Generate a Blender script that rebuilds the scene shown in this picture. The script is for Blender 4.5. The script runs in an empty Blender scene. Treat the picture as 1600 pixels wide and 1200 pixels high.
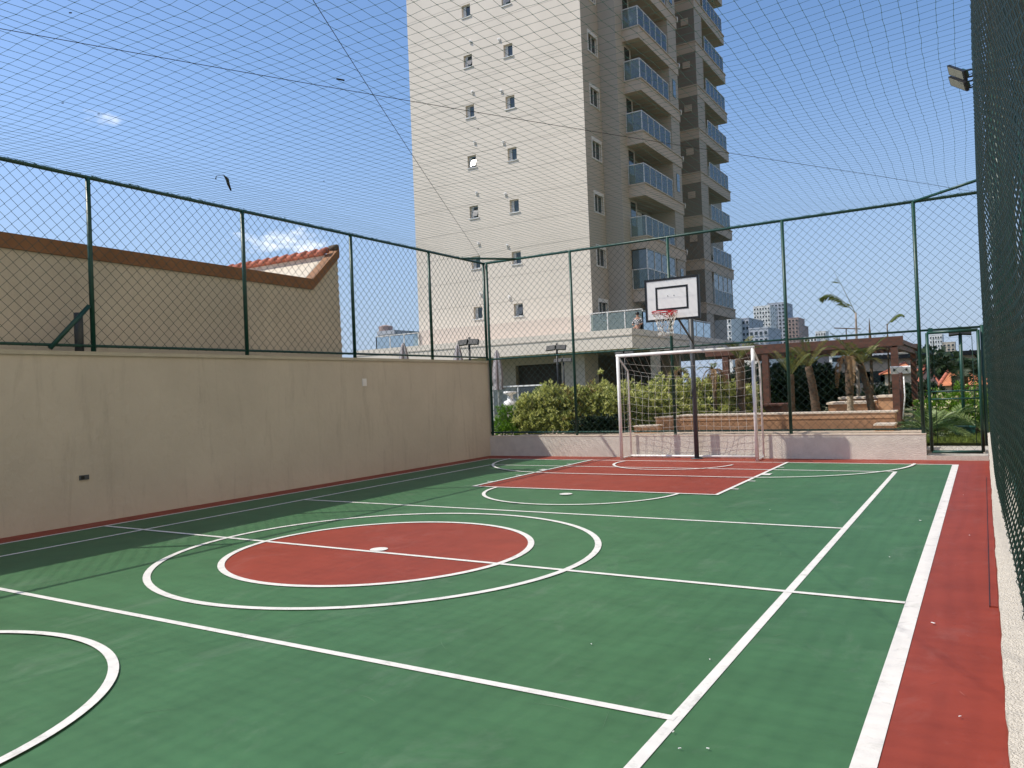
import bpy, math, random
from mathutils import Vector, Matrix
random.seed(7)
S = bpy.context.scene
# ------------------------------------------------------------------ camera, sky, sun, exposure
H = 1.45
def rotm(yaw, pitch, roll):
    cy, sy, cp, sp, cr, sr = math.cos(yaw), math.sin(yaw), math.cos(pitch), math.sin(pitch), math.cos(roll), math.sin(roll)
    f = Vector((sy*cp, cy*cp, sp)); r = Vector((cy, -sy, 0)); u = r.cross(f)
    return r*cr+u*sr, u*cr-r*sr, f
CR, CU, CF = rotm(-0.54686, 0.009836, -0.04047)
cam = bpy.data.objects.new('camera', bpy.data.cameras.new('camera'))
S.collection.objects.link(cam); S.camera = cam
m = Matrix((CR, CU, -CF)).transposed().to_4x4(); m.translation = (0, 0, H); cam.matrix_world = m
FOC = 1210.64
cam.data.sensor_width = 36; cam.data.sensor_fit = 'HORIZONTAL'; cam.data.lens = 36*FOC/1600
cam.data.clip_start = 0.02; cam.data.clip_end = 5000
S.render.resolution_x = 1024; S.render.resolution_y = 768
SUN = Vector((-0.707, -0.42, 1)).normalized()
EL = math.asin(SUN.z); AZ = math.atan2(SUN.x, SUN.y)
S.view_settings.view_transform = 'Standard'; S.view_settings.look = 'None'
S.view_settings.exposure = 0.38; S.view_settings.gamma = 1; S.view_settings.use_curve_mapping = False
sl = bpy.data.lights.new('sun', 'SUN'); sl.energy = 3.6; sl.angle = math.radians(0.53); sl.color = (1, 0.93, 0.82)
so = bpy.data.objects.new('sun', sl); S.collection.objects.link(so)
so.rotation_euler = SUN.to_track_quat('Z', 'Y').to_euler(); so.location = (-20, -12, 30)
# rays used while measuring: a point on the plane y=Y, x=X or z=Z
def _ray(px, py): return CR*((px-800)/FOC)-CU*((py-600)/FOC)+CF
def aty(px, py, Y): d = _ray(px, py); t = Y/d.y; return Vector((d.x*t, Y, d.z*t+H))
def atx(px, py, X): d = _ray(px, py); t = X/d.x; return Vector((X, d.y*t, d.z*t+H))
def atz(px, py, Z): d = _ray(px, py); t = (Z-H)/d.z; return Vector((d.x*t, d.y*t, Z))

W = bpy.data.worlds.new('World'); S.world = W; W.use_nodes = True
nt = W.node_tree; N = nt.nodes; Lk = nt.links
for n in list(N): N.remove(n)
sky = N.new('ShaderNodeTexSky'); sky.sky_type = 'NISHITA'; sky.sun_disc = False
sky.sun_elevation = EL; sky.sun_rotation = AZ; sky.air_density = 1.0; sky.dust_density = 1.5; sky.ozone_density = 3.5; sky.altitude = 700
bg = N.new('ShaderNodeBackground'); bg.inputs[1].default_value = 0.15
out = N.new('ShaderNodeOutputWorld')
tc = N.new('ShaderNodeTexCoord')
def cloud(px, py, rad, prev, sx, strength):
    d = _ray(px, py).normalized()
    mp = N.new('ShaderNodeMapping'); mp.inputs['Scale'].default_value = (7, 7, 7*sx); Lk.new(tc.outputs['Generated'], mp.inputs[0])
    no = N.new('ShaderNodeTexNoise'); no.inputs['Scale'].default_value = 3.2; no.inputs['Detail'].default_value = 9; no.inputs['Roughness'].default_value = .62
    Lk.new(mp.outputs[0], no.inputs['Vector'])
    di = N.new('ShaderNodeVectorMath'); di.operation = 'DISTANCE'; sc = N.new('ShaderNodeVectorMath'); sc.operation = 'MULTIPLY'
    sc.inputs[1].default_value = (1, 1, sx); Lk.new(tc.outputs['Generated'], sc.inputs[0])
    di.inputs[1].default_value = (d.x, d.y, d.z*sx); Lk.new(sc.outputs[0], di.inputs[0])
    mr = N.new('ShaderNodeMapRange'); mr.interpolation_type = 'SMOOTHSTEP'
    mr.inputs[1].default_value = 0; mr.inputs[2].default_value = rad; mr.inputs[3].default_value = .33; mr.inputs[4].default_value = -.12
    Lk.new(di.outputs['Value'], mr.inputs[0])
    ad = N.new('ShaderNodeMath'); ad.operation = 'ADD'; Lk.new(no.outputs[0], ad.inputs[0]); Lk.new(mr.outputs[0], ad.inputs[1])
    m2 = N.new('ShaderNodeMapRange'); m2.interpolation_type = 'SMOOTHSTEP'
    m2.inputs[1].default_value = .66; m2.inputs[2].default_value = .98; m2.inputs[3].default_value = 0; m2.inputs[4].default_value = strength
    Lk.new(ad.outputs[0], m2.inputs[0])
    mx = N.new('ShaderNodeMixRGB'); Lk.new(m2.outputs[0], mx.inputs[0]); Lk.new(prev, mx.inputs[1]); mx.inputs[2].default_value = (7.2, 7.4, 7.8, 1)
    return mx.outputs[0]
# pale lavender haze low in the sky
sp = N.new('ShaderNodeSeparateXYZ'); Lk.new(tc.outputs['Generated'], sp.inputs[0])
hz = N.new('ShaderNodeMapRange'); hz.interpolation_type = 'SMOOTHSTEP'; hz.inputs[1].default_value = -.02; hz.inputs[2].default_value = .42; hz.inputs[3].default_value = .9; hz.inputs[4].default_value = 0
Lk.new(sp.outputs[2], hz.inputs[0])
hm = N.new('ShaderNodeMixRGB'); Lk.new(hz.outputs[0], hm.inputs[0]); hs = N.new('ShaderNodeHueSaturation'); hs.inputs['Saturation'].default_value = 1.07; Lk.new(sky.outputs[0], hs.inputs['Color']); Lk.new(hs.outputs[0], hm.inputs[1]); hm.inputs[2].default_value = (2.1, 2.65, 3.65, 1)
c = cloud(450, 378, .13, hm.outputs[0], 3.0, .75)
c = cloud(170, 186, .05, c, 2.2, .5)
Lk.new(c, bg.inputs[0]); Lk.new(bg.outputs[0], out.inputs[0])

# ------------------------------------------------------------------ materials
MATS = {}
def mat(name, col, rough=.7, var=0, vscale=3, bump=0, bscale=60, metal=0, spec=.4, stretch=None, col2=None, vdetail=5, var2=0, v2scale=.35, trans=0, geo=False, scuff=None):
    if name in MATS: return MATS[name]
    M = bpy.data.materials.new(name); M.use_nodes = True; n = M.node_tree.nodes; l = M.node_tree.links
    b = n['Principled BSDF']; b.inputs['Roughness'].default_value = rough; b.inputs['Metallic'].default_value = metal
    b.inputs['Specular IOR Level'].default_value = spec
    b.inputs['Base Color'].default_value = (*col, 1)
    t = n.new('ShaderNodeTexCoord'); src = t.outputs['Object']
    if geo: src = n.new('ShaderNodeNewGeometry').outputs['Position']
    if stretch:
        mp = n.new('ShaderNodeMapping'); mp.inputs['Scale'].default_value = stretch; l.new(src, mp.inputs[0]); src = mp.outputs[0]
    cur = None
    if var or col2:
        no = n.new('ShaderNodeTexNoise'); no.inputs['Scale'].default_value = vscale; no.inputs['Detail'].default_value = vdetail; no.inputs['Roughness'].default_value = .6
        l.new(src, no.inputs['Vector'])
        r = n.new('ShaderNodeValToRGB'); r.color_ramp.elements[0].position = .3; r.color_ramp.elements[1].position = .7
        c2 = col2 or tuple(min(1, x*(1+var)) for x in col); c1 = tuple(x*(1-var) for x in col) if not col2 else col
        r.color_ramp.elements[0].color = (*c1, 1); r.color_ramp.elements[1].color = (*c2, 1)
        l.new(no.outputs[0], r.inputs[0]); cur = r.outputs[0]
        if var2:
            n3 = n.new('ShaderNodeTexNoise'); n3.inputs['Scale'].default_value = v2scale; n3.inputs['Detail'].default_value = 3; l.new(src, n3.inputs['Vector'])
            mr = n.new('ShaderNodeMapRange'); mr.inputs[1].default_value = .3; mr.inputs[2].default_value = .7; mr.inputs[3].default_value = 1-var2; mr.inputs[4].default_value = 1+var2
            l.new(n3.outputs[0], mr.inputs[0])
            mu = n.new('ShaderNodeVectorMath'); mu.operation = 'SCALE'; l.new(cur, mu.inputs[0]); l.new(mr.outputs[0], mu.inputs['Scale']); cur = mu.outputs[0]
        if scuff:
            n4 = n.new('ShaderNodeTexNoise'); n4.inputs['Scale'].default_value = 2.3; n4.inputs['Detail'].default_value = 14; n4.inputs['Roughness'].default_value = .72; n4.inputs['Distortion'].default_value = .6
            mq = n.new('ShaderNodeMapping'); mq.inputs['Scale'].default_value = scuff[2]; l.new(src, mq.inputs[0]); l.new(mq.outputs[0], n4.inputs['Vector'])
            m4 = n.new('ShaderNodeMapRange'); m4.inputs[1].default_value = .54; m4.inputs[2].default_value = .74; m4.inputs[3].default_value = 0; m4.inputs[4].default_value = scuff[1]
            l.new(n4.outputs[0], m4.inputs[0]); mx4 = n.new('ShaderNodeMixRGB'); l.new(m4.outputs[0], mx4.inputs[0]); l.new(cur, mx4.inputs[1]); mx4.inputs[2].default_value = (*scuff[0], 1); cur = mx4.outputs[0]
        l.new(cur, b.inputs['Base Color'])
    if bump:
        n2 = n.new('ShaderNodeTexNoise'); n2.inputs['Scale'].default_value = bscale; n2.inputs['Detail'].default_value = 6; l.new(src, n2.inputs['Vector'])
        bp = n.new('ShaderNodeBump'); bp.inputs['Strength'].default_value = bump; bp.inputs['Distance'].default_value = .02
        l.new(n2.outputs[0], bp.inputs['Height']); l.new(bp.outputs[0], b.inputs['Normal'])
    if trans:
        tr = n.new('ShaderNodeBsdfTranslucent'); tr.inputs[0].default_value = (*[min(1, x*1.5) for x in col], 1)
        if cur: l.new(cur, tr.inputs[0])
        mx = n.new('ShaderNodeMixShader'); mx.inputs[0].default_value = trans
        l.new(b.outputs[0], mx.inputs[1]); l.new(tr.outputs[0], mx.inputs[2]); l.new(mx.outputs[0], n['Material Output'].inputs[0])
    MATS[name] = M; return M
def glass(name, col, alpha, rough=.05):
    if name in MATS: return MATS[name]
    M = bpy.data.materials.new(name); M.use_nodes = True; n = M.node_tree.nodes; l = M.node_tree.links
    g = n.new('ShaderNodeBsdfGlossy'); g.inputs['Roughness'].default_value = rough; g.inputs[0].default_value = (.52, .58, .62, 1)
    t = n.new('ShaderNodeBsdfTransparent'); t.inputs[0].default_value = (*col, 1)
    d = n.new('ShaderNodeBsdfDiffuse'); d.inputs[0].default_value = (*[x*.6 for x in col], 1)
    fr = n.new('ShaderNodeFresnel'); fr.inputs[0].default_value = 1.6
    m1 = n.new('ShaderNodeMixShader'); m1.inputs[0].default_value = alpha; l.new(t.outputs[0], m1.inputs[1]); l.new(d.outputs[0], m1.inputs[2])
    m2 = n.new('ShaderNodeMixShader'); l.new(fr.outputs[0], m2.inputs[0]); l.new(m1.outputs[0], m2.inputs[1]); l.new(g.outputs[0], m2.inputs[2])
    l.new(m2.outputs[0], n['Material Output'].inputs[0]); MATS[name] = M; return M
court_kw = dict(rough=.55, vscale=3.2, bump=.12, bscale=5, spec=.22, geo=True, var2=.09, v2scale=.45, vdetail=10)  # uneven tone and the net's mottled shadow, both put into the colour
m_green = mat('court_green', (.052, .138, .061), var=.12, scuff=((.16, .22, .16), .35, (1, .6, 1)), **court_kw)
m_red = mat('court_red', (.25, .046, .027), var=.12, scuff=((.3, .13, .11), .45, (1, .6, 1)), **court_kw)
m_line = mat('line_white', (.70, .69, .655), rough=.6, var=.05, vscale=6, bump=.05, bscale=40, geo=True, scuff=((.34, .35, .31), .75, (3, 3, 3)))
m_plaster = mat('plaster_beige', (.57, .515, .425), rough=.9, var=.06, vscale=1.2, bump=.5, bscale=14, stretch=(1, 1, .9), geo=True, var2=.07, scuff=((.36, .32, .26), .55, (1.6, 1.6, .22)))
m_coping = mat('coping_beige', (.5, .46, .36), rough=.85, var=.08, vscale=4, bump=.2, bscale=50)
m_concrete = mat('concrete_pale', (.64, .60, .53), rough=.92, var=.09, vscale=5, bump=.5, bscale=55, geo=True, var2=.06)
m_conctop = mat('concrete_top', (.64, .59, .51), rough=.95, var=.12, vscale=60, bump=.8, bscale=140, geo=True, var2=.06)
m_post = mat('green_paint', (.006, .055, .04), rough=.42, spec=.5, var=.15, vscale=5)
m_wire = mat('green_wire', (.010, .038, .032), rough=.35, spec=.5)
m_rope = mat('net_cord', (.055, .15, .125), rough=.7)
m_cable = mat('steel_cable', (.03, .03, .032), rough=.5, metal=.3)
m_white = mat('white_paint', (.8, .8, .79), rough=.35, var=.04, vscale=5)
m_cord = mat('white_cord', (.7, .69, .64), rough=.8)
m_black = mat('black_metal', (.012, .013, .014), rough=.4)
m_dgrey = mat('dark_grey_steel', (.07, .08, .09), rough=.45)
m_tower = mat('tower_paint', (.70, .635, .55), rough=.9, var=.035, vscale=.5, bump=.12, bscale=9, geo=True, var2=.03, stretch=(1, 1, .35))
m_tower_shade = mat('tower_paint_shaded', (.38, .345, .295), rough=.9, var=.04, vscale=.6, geo=True)  # same tower on its shaded sides, the shade put into a darker colour
m_band = mat('tower_paint_band', (.62, .54, .47), rough=.9, var=.03, vscale=.6, geo=True)
m_joint = mat('tower_joint', (.50, .455, .395), rough=.9)
m_slab = mat('slab_paint', (.47, .40, .325), rough=.9, var=.05, vscale=1, geo=True)
m_frame = mat('window_aluminium', (.62, .62, .6), rough=.4)
m_glassd = mat('window_glass_dark', (.02, .03, .035), rough=.08, spec=.8, var=.4, vscale=.8)
m_glassb = mat('glazing_blue_grey', (.10, .14, .16), rough=.08, spec=.8, var=.25, vscale=.5)
m_glassr = glass('railing_glass', (.74, .84, .82), .2)
m_dark = mat('interior_shade', (.05, .045, .04), rough=.9, var=.2, vscale=1)  # shade of the ground-floor interior as a dark colour
m_terr = mat('terracotta_trim', (.25, .125, .06), rough=.8, var=.15, vscale=3, bump=.2, bscale=30, geo=True)
m_tile = mat('roof_tile', (.42, .14, .09), rough=.85, var=.25, vscale=6, bump=.3, bscale=20)
m_brick = mat('parapet_grout', (.5, .38, .31), rough=.9, col2=(.66, .58, .5), vscale=9)
m_stone = mat('sandstone', (.52, .30, .17), rough=.85, var=.12, vscale=5, bump=.2, bscale=30, geo=True)
m_stone2 = mat('sandstone_dark', (.40, .225, .125), rough=.85, var=.12, vscale=5, geo=True)
m_cap = mat('stone_cap', (.72, .62, .5), rough=.8, var=.06, vscale=5)
m_wood = mat('red_wood', (.105, .047, .032), rough=.6, var=.3, vscale=3, stretch=(1, 1, 4))
m_pave = mat('paving', (.5, .40, .30), rough=.9, var=.1, vscale=3, geo=True)
m_soil = mat('soil_ground', (.16, .14, .09), rough=.95, col2=(.10, .14, .05), vscale=.4, geo=True)
m_grass = mat('grass_green', (.14, .19, .035), rough=.8, var=.4, vscale=4, trans=.2)
m_trunk = mat('palm_trunk', (.11, .075, .05), rough=.95, var=.45, vscale=9, bump=1, bscale=25, stretch=(1, 1, 2.5))
m_trunkp = mat('palm_trunk_pale', (.36, .28, .2), rough=.95, var=.4, vscale=14, bump=1, bscale=25)
m_trunkg = mat('grey_trunk', (.32, .28, .24), rough=.9, var=.2, vscale=8)
m_bark = mat('bark', (.12, .09, .06), rough=.95, var=.3, vscale=10)
LEAF = [mat('leaf_bright', (.40, .43, .14), rough=.4, trans=.3), mat('leaf_yellow', (.56, .57, .22), rough=.4, trans=.3), mat('leaf_mid', (.15, .19, .05), rough=.5, trans=.25), mat('leaf_brown', (.2, .14, .05), rough=.7, trans=.2)]
LEAFG = [mat('leaf_fresh', (.09, .2, .015), rough=.5, trans=.35), mat('leaf_fresh2', (.14, .26, .02), rough=.5, trans=.35)]
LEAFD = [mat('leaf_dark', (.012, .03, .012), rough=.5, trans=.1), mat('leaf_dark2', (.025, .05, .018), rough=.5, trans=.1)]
LEAFP = [mat('frond_green', (.10, .14, .035), rough=.45, trans=.25), mat('frond_olive', (.16, .16, .05), rough=.5, trans=.25)]
LEAFDRY = [mat('frond_dry', (.36, .24, .13), rough=.8, trans=.2), mat('frond_dry2', (.22, .13, .07), rough=.8, trans=.2)]
LEAFC = [mat('cycad_green', (.05, .10, .03), rough=.35, trans=.15), mat('cycad_light', (.20, .27, .10), rough=.35, trans=.15)]

# ------------------------------------------------------------------ mesh helpers
COL = S.collection
def wloc(o):
    v = Vector((0, 0, 0))
    while o: v += o.location; o = o.parent
    return v
class MB:
    def __init__(s): s.v = []; s.f = []; s.m = []
    def quad(s, a, b, c, d, mi=0):
        n = len(s.v); s.v += [tuple(a), tuple(b), tuple(c), tuple(d)]; s.f.append((n, n+1, n+2, n+3)); s.m.append(mi)
    def poly(s, pts, mi=0):
        n = len(s.v); s.v += [tuple(p) for p in pts]; s.f.append(tuple(range(n, n+len(pts)))); s.m.append(mi)
    def box(s, x0, x1, y0, y1, z0, z1, mi=0):
        if x0 > x1: x0, x1 = x1, x0
        if y0 > y1: y0, y1 = y1, y0
        if z0 > z1: z0, z1 = z1, z0
        n = len(s.v)
        s.v += [(x, y, z) for z in (z0, z1) for y in (y0, y1) for x in (x0, x1)]
        for f in ((0, 2, 3, 1), (4, 5, 7, 6), (0, 1, 5, 4), (2, 6, 7, 3), (0, 4, 6, 2), (1, 3, 7, 5)):
            s.f.append(tuple(n+i for i in f)); s.m.append(mi)
    def prism(s, poly, z0, z1, mi=0):
        n = len(s.v); k = len(poly)
        s.v += [(p[0], p[1], z0) for p in poly]+[(p[0], p[1], z1) for p in poly]
        s.f.append(tuple(n+i for i in reversed(range(k)))); s.f.append(tuple(n+k+i for i in range(k))); s.m += [mi, mi]
        for i in range(k): j = (i+1) % k; s.f.append((n+i, n+j, n+k+j, n+k+i)); s.m.append(mi)
    def obox(s, c, ax, ay, az, mi=0):   # oriented box: centre and three half-axis vectors
        c, ax, ay, az = map(Vector, (c, ax, ay, az)); n = len(s.v)
        s.v += [tuple(c+ax*i+ay*j+az*k) for k in (-1, 1) for j in (-1, 1) for i in (-1, 1)]
        for f in ((0, 2, 3, 1), (4, 5, 7, 6), (0, 1, 5, 4), (2, 6, 7, 3), (0, 4, 6, 2), (1, 3, 7, 5)):
            s.f.append(tuple(n+i for i in f)); s.m.append(mi)
    def tube(s, pts, r, k=6, mi=0, cap=True, closed=False):
        pts = [Vector(p) for p in pts]; n0 = len(s.v); L = len(pts)
        rr = r if isinstance(r, (list, tuple)) else [r]*L
        up = None
        for i, p in enumerate(pts):
            a = pts[(i-1) % L] if closed else pts[max(i-1, 0)]; b = pts[(i+1) % L] if closed else pts[min(i+1, L-1)]
            t = (b-a)
            if t.length < 1e-9: t = Vector((0, 0, 1))
            t.normalize()
            if up is None: up = t.orthogonal().normalized()
            up = (up-t*up.dot(t))
            if up.length < 1e-6: up = t.orthogonal()
            up.normalize(); w = t.cross(up)
            for j in range(k):
                an = 2*math.pi*j/k; s.v.append(tuple(p+(up*math.cos(an)+w*math.sin(an))*rr[i]))
        for i in range(L if closed else L-1):
            a0 = n0+i*k; b0 = n0+((i+1) % L)*k
            for j in range(k):
                j2 = (j+1) % k; s.f.append((a0+j, a0+j2, b0+j2, b0+j)); s.m.append(mi)
        if cap and not closed and k > 2:
            s.f.append(tuple(n0+j for j in reversed(range(k)))); s.f.append(tuple(n0+(L-1)*k+j for j in range(k))); s.m += [mi, mi]
    def lathe(s, c, prof, k=16, mi=0):
        n0 = len(s.v)
        for r, z in prof:
            for j in range(k): a = 2*math.pi*j/k; s.v.append((c[0]+r*math.cos(a), c[1]+r*math.sin(a), c[2]+z))
        for i in range(len(prof)-1):
            for j in range(k):
                j2 = (j+1) % k; s.f.append((n0+i*k+j, n0+i*k+j2, n0+(i+1)*k+j2, n0+(i+1)*k+j)); s.m.append(mi)
        s.f.append(tuple(n0+j for j in reversed(range(k)))); s.f.append(tuple(n0+(len(prof)-1)*k+j for j in range(k))); s.m += [mi, mi]
    def build(s, name, mats, parent=None, smooth=False):
        me = bpy.data.meshes.new(name); off = wloc(parent) if parent else Vector((0, 0, 0))
        me.from_pydata([(v[0]-off.x, v[1]-off.y, v[2]-off.z) for v in s.v], [], s.f)
        for M in (mats if isinstance(mats, (list, tuple)) else [mats]): me.materials.append(M)
        if any(s.m): me.polygons.foreach_set('material_index', s.m)
        if smooth: me.polygons.foreach_set('use_smooth', [True]*len(s.f))
        me.update(); o = bpy.data.objects.new(name, me); COL.objects.link(o)
        if parent: o.parent = parent
        return o
def bake(o, q):  # put a mesh thing's origin at its base point q
    q = Vector(q); o.data.transform(Matrix.Translation(-q)); o.location = q; return o
def tag(o, label=None, cat=None, group=None, kind=None):
    if label: o['label'] = label
    if cat: o['category'] = cat
    if group: o['group'] = group
    if kind: o['kind'] = kind
    return o
def thing(name, loc, label, cat, group=None):
    o = bpy.data.objects.new(name, None); o.empty_display_size = .2; COL.objects.link(o); o.location = loc
    return tag(o, label, cat, group)
def copy_tree(o, parent=None):
    c = o.copy(); COL.objects.link(c)
    if parent: c.parent = parent
    for ch in list(o.children): copy_tree(ch, c)
    return c
def one(name, mb, mats, loc, label, cat, group=None, smooth=False):
    o = mb.build(name, mats, None, smooth); bake(o, loc); return tag(o, label, cat, group)

def leaf(b, p, d, up, L, w, mi):
    s = d.cross(up)
    if s.length < 1e-4: s = d.orthogonal()
    s.normalize(); n0 = len(b.v); mid = p+d*L*.5+up*L*.04
    b.v += [tuple(p), tuple(mid+s*w), tuple(p+d*L), tuple(mid-s*w)]; b.f.append((n0, n0+1, n0+2, n0+3)); b.m.append(mi)
def rdir(r, zmin=-1):
    while True:
        v = Vector((r.uniform(-1, 1), r.uniform(-1, 1), r.uniform(zmin, 1)))
        if .05 < v.length < 1: return v.normalized()

XW = -9.74; YW = 14.93; FZ = 4.43; WT = 2.18; LW = .455; YN = -3.7   # left wall face, far wall face, fence top, wall tops, near end
XR = .02
# ------------------------------------------------------------------ ground and court
b = MB(); b.box(-700, 700, -60, 1500, -3.4, -3.0); tag(b.build('ground', m_soil), kind='structure')
b = MB(); b.box(-70, 60, -12, 70, -3.0, -.06); tag(b.build('podium_ground', m_soil), kind='structure')
court = MB(); court.box(XW-.1, XR+.1, YN-.1, YW+.2, -.05, 0)
court = tag(court.build('court_surface', m_red), kind='structure')
SY = 5.62; CX = -4.93
EY = 14.2; VY = 13.0; GX0, GX1 = -9.30, -.44
IX0, IX1 = -8.50, -1.20
KX0, KX1 = -6.80, -3.04; KY = 9.96
def zone(name, m_, z, fn):
    z = .0012*round(z/.004)
    b = MB(); fn(b, z); o = b.build(name, m_, court); return tag(o, kind='structure')
def disc(b, cx, cy, r, z, n=96, a0=0, a1=2*math.pi):
    b.poly([(cx+r*math.cos(a0+(a1-a0)*i/n), cy+r*math.sin(a0+(a1-a0)*i/n), z) for i in range(n)])
def ring(b, cx, cy, r, w, z, a0=0, a1=360, n=96):
    a0, a1 = math.radians(a0), math.radians(a1)
    for i in range(n):
        p, q = a0+(a1-a0)*i/n, a0+(a1-a0)*(i+1)/n
        P = lambda rr, a: (cx+rr*math.cos(a), cy+rr*math.sin(a), z)
        b.quad(P(r-w/2, p), P(r+w/2, p), P(r+w/2, q), P(r-w/2, q))
def rect(b, x0, x1, y0, y1, z):
    if x0 > x1: x0, x1 = x1, x0
    if y0 > y1: y0, y1 = y1, y0
    b.quad((x0, y0, z), (x1, y0, z), (x1, y1, z), (x0, y1, z))
mir = lambda y: 2*SY-y
zone('green_field', m_green, .004, lambda b, z: rect(b, GX0, GX1, mir(EY), EY, z))
zone('far_key', m_red, .008, lambda b, z: rect(b, KX0, KX1, KY, EY-.025, z))
zone('near_key', m_red, .008, lambda b, z: rect(b, KX0, KX1, mir(KY), mir(EY)+.025, z))
zone('centre_circle_red', m_red, .008, lambda b, z: disc(b, CX-.03, SY+.04, 1.44, z))
def lines(b, z):
    w = .05
    rect(b, GX1-.045, GX1+.045, mir(EY), EY, z); rect(b, GX0-.025, GX0+.025, mir(EY), EY, z)
    for y in (EY, mir(EY)): rect(b, GX0+.025, GX1-.045, y-w/2, y+w/2, z)
lines_o = zone('boundary_lines', m_line, .012, lines)
zone('volleyball_side_lines', m_line, .016, lambda b, z: (rect(b, IX0-.025, IX0+.025, mir(VY), VY, z), rect(b, IX1-.028, IX1+.028, mir(VY)+.1, VY+.03, z)))
zone('volleyball_cross_lines', m_line, .020, lambda b, z: [rect(b, IX0, IX1, y-.025, y+.025, z) for y in (VY, mir(VY), 8.02, mir(8.02))])
zone('halfway_line', m_line, .024, lambda b, z: (rect(b, GX0, GX1-.045, SY-.145, SY-.095, z)))
zone('centre_circles', m_line, .028, lambda b, z: (ring(b, CX-.03, SY+.04, 2.045, .06, z), ring(b, CX-.05, SY+.035, 1.435, .06, z)))
zone('centre_spot', m_line, .032, lambda b, z: disc(b, -4.96, 5.6, .085, z, 32))
def keyl(b, z):
    for f in (lambda y: y, mir):
        rect(b, KX0-.05, KX0, f(KY-.05), f(EY), z); rect(b, KX1, KX1+.05, f(KY-.05), f(EY), z); rect(b, KX0, KX1, f(KY-.05), f(KY), z)
        for y, d, w in ((10.5, .1, .05), (11.4, .1, .05), (12.2, .12, .2), (13.3, .1, .05)):
            rect(b, KX1+.05, KX1+.05+d, f(y), f(y+w), z); rect(b, KX0-.05-d, KX0-.05, f(y), f(y+w), z)
zone('key_lines', m_line, .036, keyl)
zone('free_throw_arcs', m_line, .040, lambda b, z: (ring(b, -4.95, 9.98, 1.43, .05, z, 182, 358, 64), ring(b, -4.95, mir(9.98), 1.46, .055, z, 2, 178, 64)))
zone('penalty_spots', m_line, .044, lambda b, z: (disc(b, -4.98, 9.49, .09, z, 28), disc(b, -4.98, mir(9.49), .09, z, 28)))
def barc(b, z):
    for f, s in ((lambda y: y, 1), (mir, -1)):
        ring(b, -6.38, f(EY), 2.38, .05, z, *((180, 270) if s == 1 else (90, 180)), 48)
        ring(b, -3.4, f(EY), 2.38, .05, z, *((270, 360) if s == 1 else (0, 90)), 48)
        rect(b, -6.38, -3.4, f(EY-2.405), f(EY-2.355), z)
zone('area_arcs', m_line, .046, barc)
zone('no_charge_arcs', m_line, .048, lambda b, z: (ring(b, -4.93, 13.76, 1.12, .05, z, 168, 352, 48), ring(b, -4.93, mir(13.76), 1.12, .05, z, -12, 172, 48)))

rs = random.Random(44)
for nm, mm in (('green_scuffs', mat('scuff_green', (.085, .175, .09), rough=.7)), ('red_scuffs', mat('scuff_red', (.33, .10, .08), rough=.7))):
    b = MB()
    for i in range(60 if 'green' in nm else 26):
        if 'green' in nm: x, y = rs.uniform(GX0+.3, GX1-.6), rs.uniform(2, 9)
        else: x, y = rs.uniform(-.36, -.05), rs.uniform(2.6, 9)
        if 'green' in nm and (math.hypot(x-CX, y-SY) < 1.55 or (KX0 < x < KX1 and y > 9.8)): continue
        a = rs.uniform(0, 6.28); cv = rs.uniform(-6, 6); L_ = rs.uniform(.04, .22) if 'green' in nm else rs.uniform(.02, .08); w_ = rs.uniform(.0012, .004); pr = None
        for k in range(7):
            t = k/6*L_; aa = a+cv*t; p_ = (x+math.cos(a)*t-math.sin(a)*cv*t*t*.5, y+math.sin(a)*t+math.cos(a)*cv*t*t*.5); ww = w_*math.sin(math.pi*min(.97, k/6+.03)); nn_ = (-math.sin(aa)*ww, math.cos(aa)*ww)
            if pr: b.quad(pr[0], pr[1], (p_[0]+nn_[0], p_[1]+nn_[1], .0024), (p_[0]-nn_[0], p_[1]-nn_[1], .0024))
            pr = ((p_[0]-nn_[0], p_[1]-nn_[1], .0024), (p_[0]+nn_[0], p_[1]+nn_[1], .0024))
    tag(b.build(nm, mm, court), kind='structure')
# left wall
lw = thing('boundary_wall', (XW, 5, 0), 'tall beige plastered wall along the left side of the court', 'wall')
b = MB(); b.box(XW-.2, XW, YN, YW+.12, -.05, WT-.05); b.build('wall', m_plaster, lw)
b = MB(); b.box(XW-.25, XW+.025, YN, YW+.14, WT-.05, WT); b.build('coping', m_coping, lw)
q = atx(569, 597.5, XW); b = MB(); b.box(XW, XW+.012, q.y-.055, q.y+.055, q.z-.07, q.z+.07); b.box(XW+.012, XW+.016, q.y-.04, q.y+.04, q.z-.05, q.z+.05); b.build('switch_cover', m_white, lw)
q = atx(131, 746, XW); b = MB(); b.box(XW, XW+.015, q.y-.06, q.y+.06, q.z-.03, q.z+.03); b.box(XW+.015, XW+.018, q.y-.045, q.y+.0, q.z-.02, q.z+.02, 1); b.build('outlet_plate', [m_dgrey, m_black], lw)
# far low wall
fw = thing('low_wall', (-5, YW, 0), 'low pale plastered wall behind the goal, carrying the far fence', 'wall')
b = MB(); b.box(XW+.001, -.885, YW, YW+.14, -.05, LW-.02); b.build('wall', m_concrete, fw)
b = MB(); b.box(XW+.001, -.88, YW-.006, YW+.146, LW-.02, LW); b.build('coping', m_cap, fw)
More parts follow.
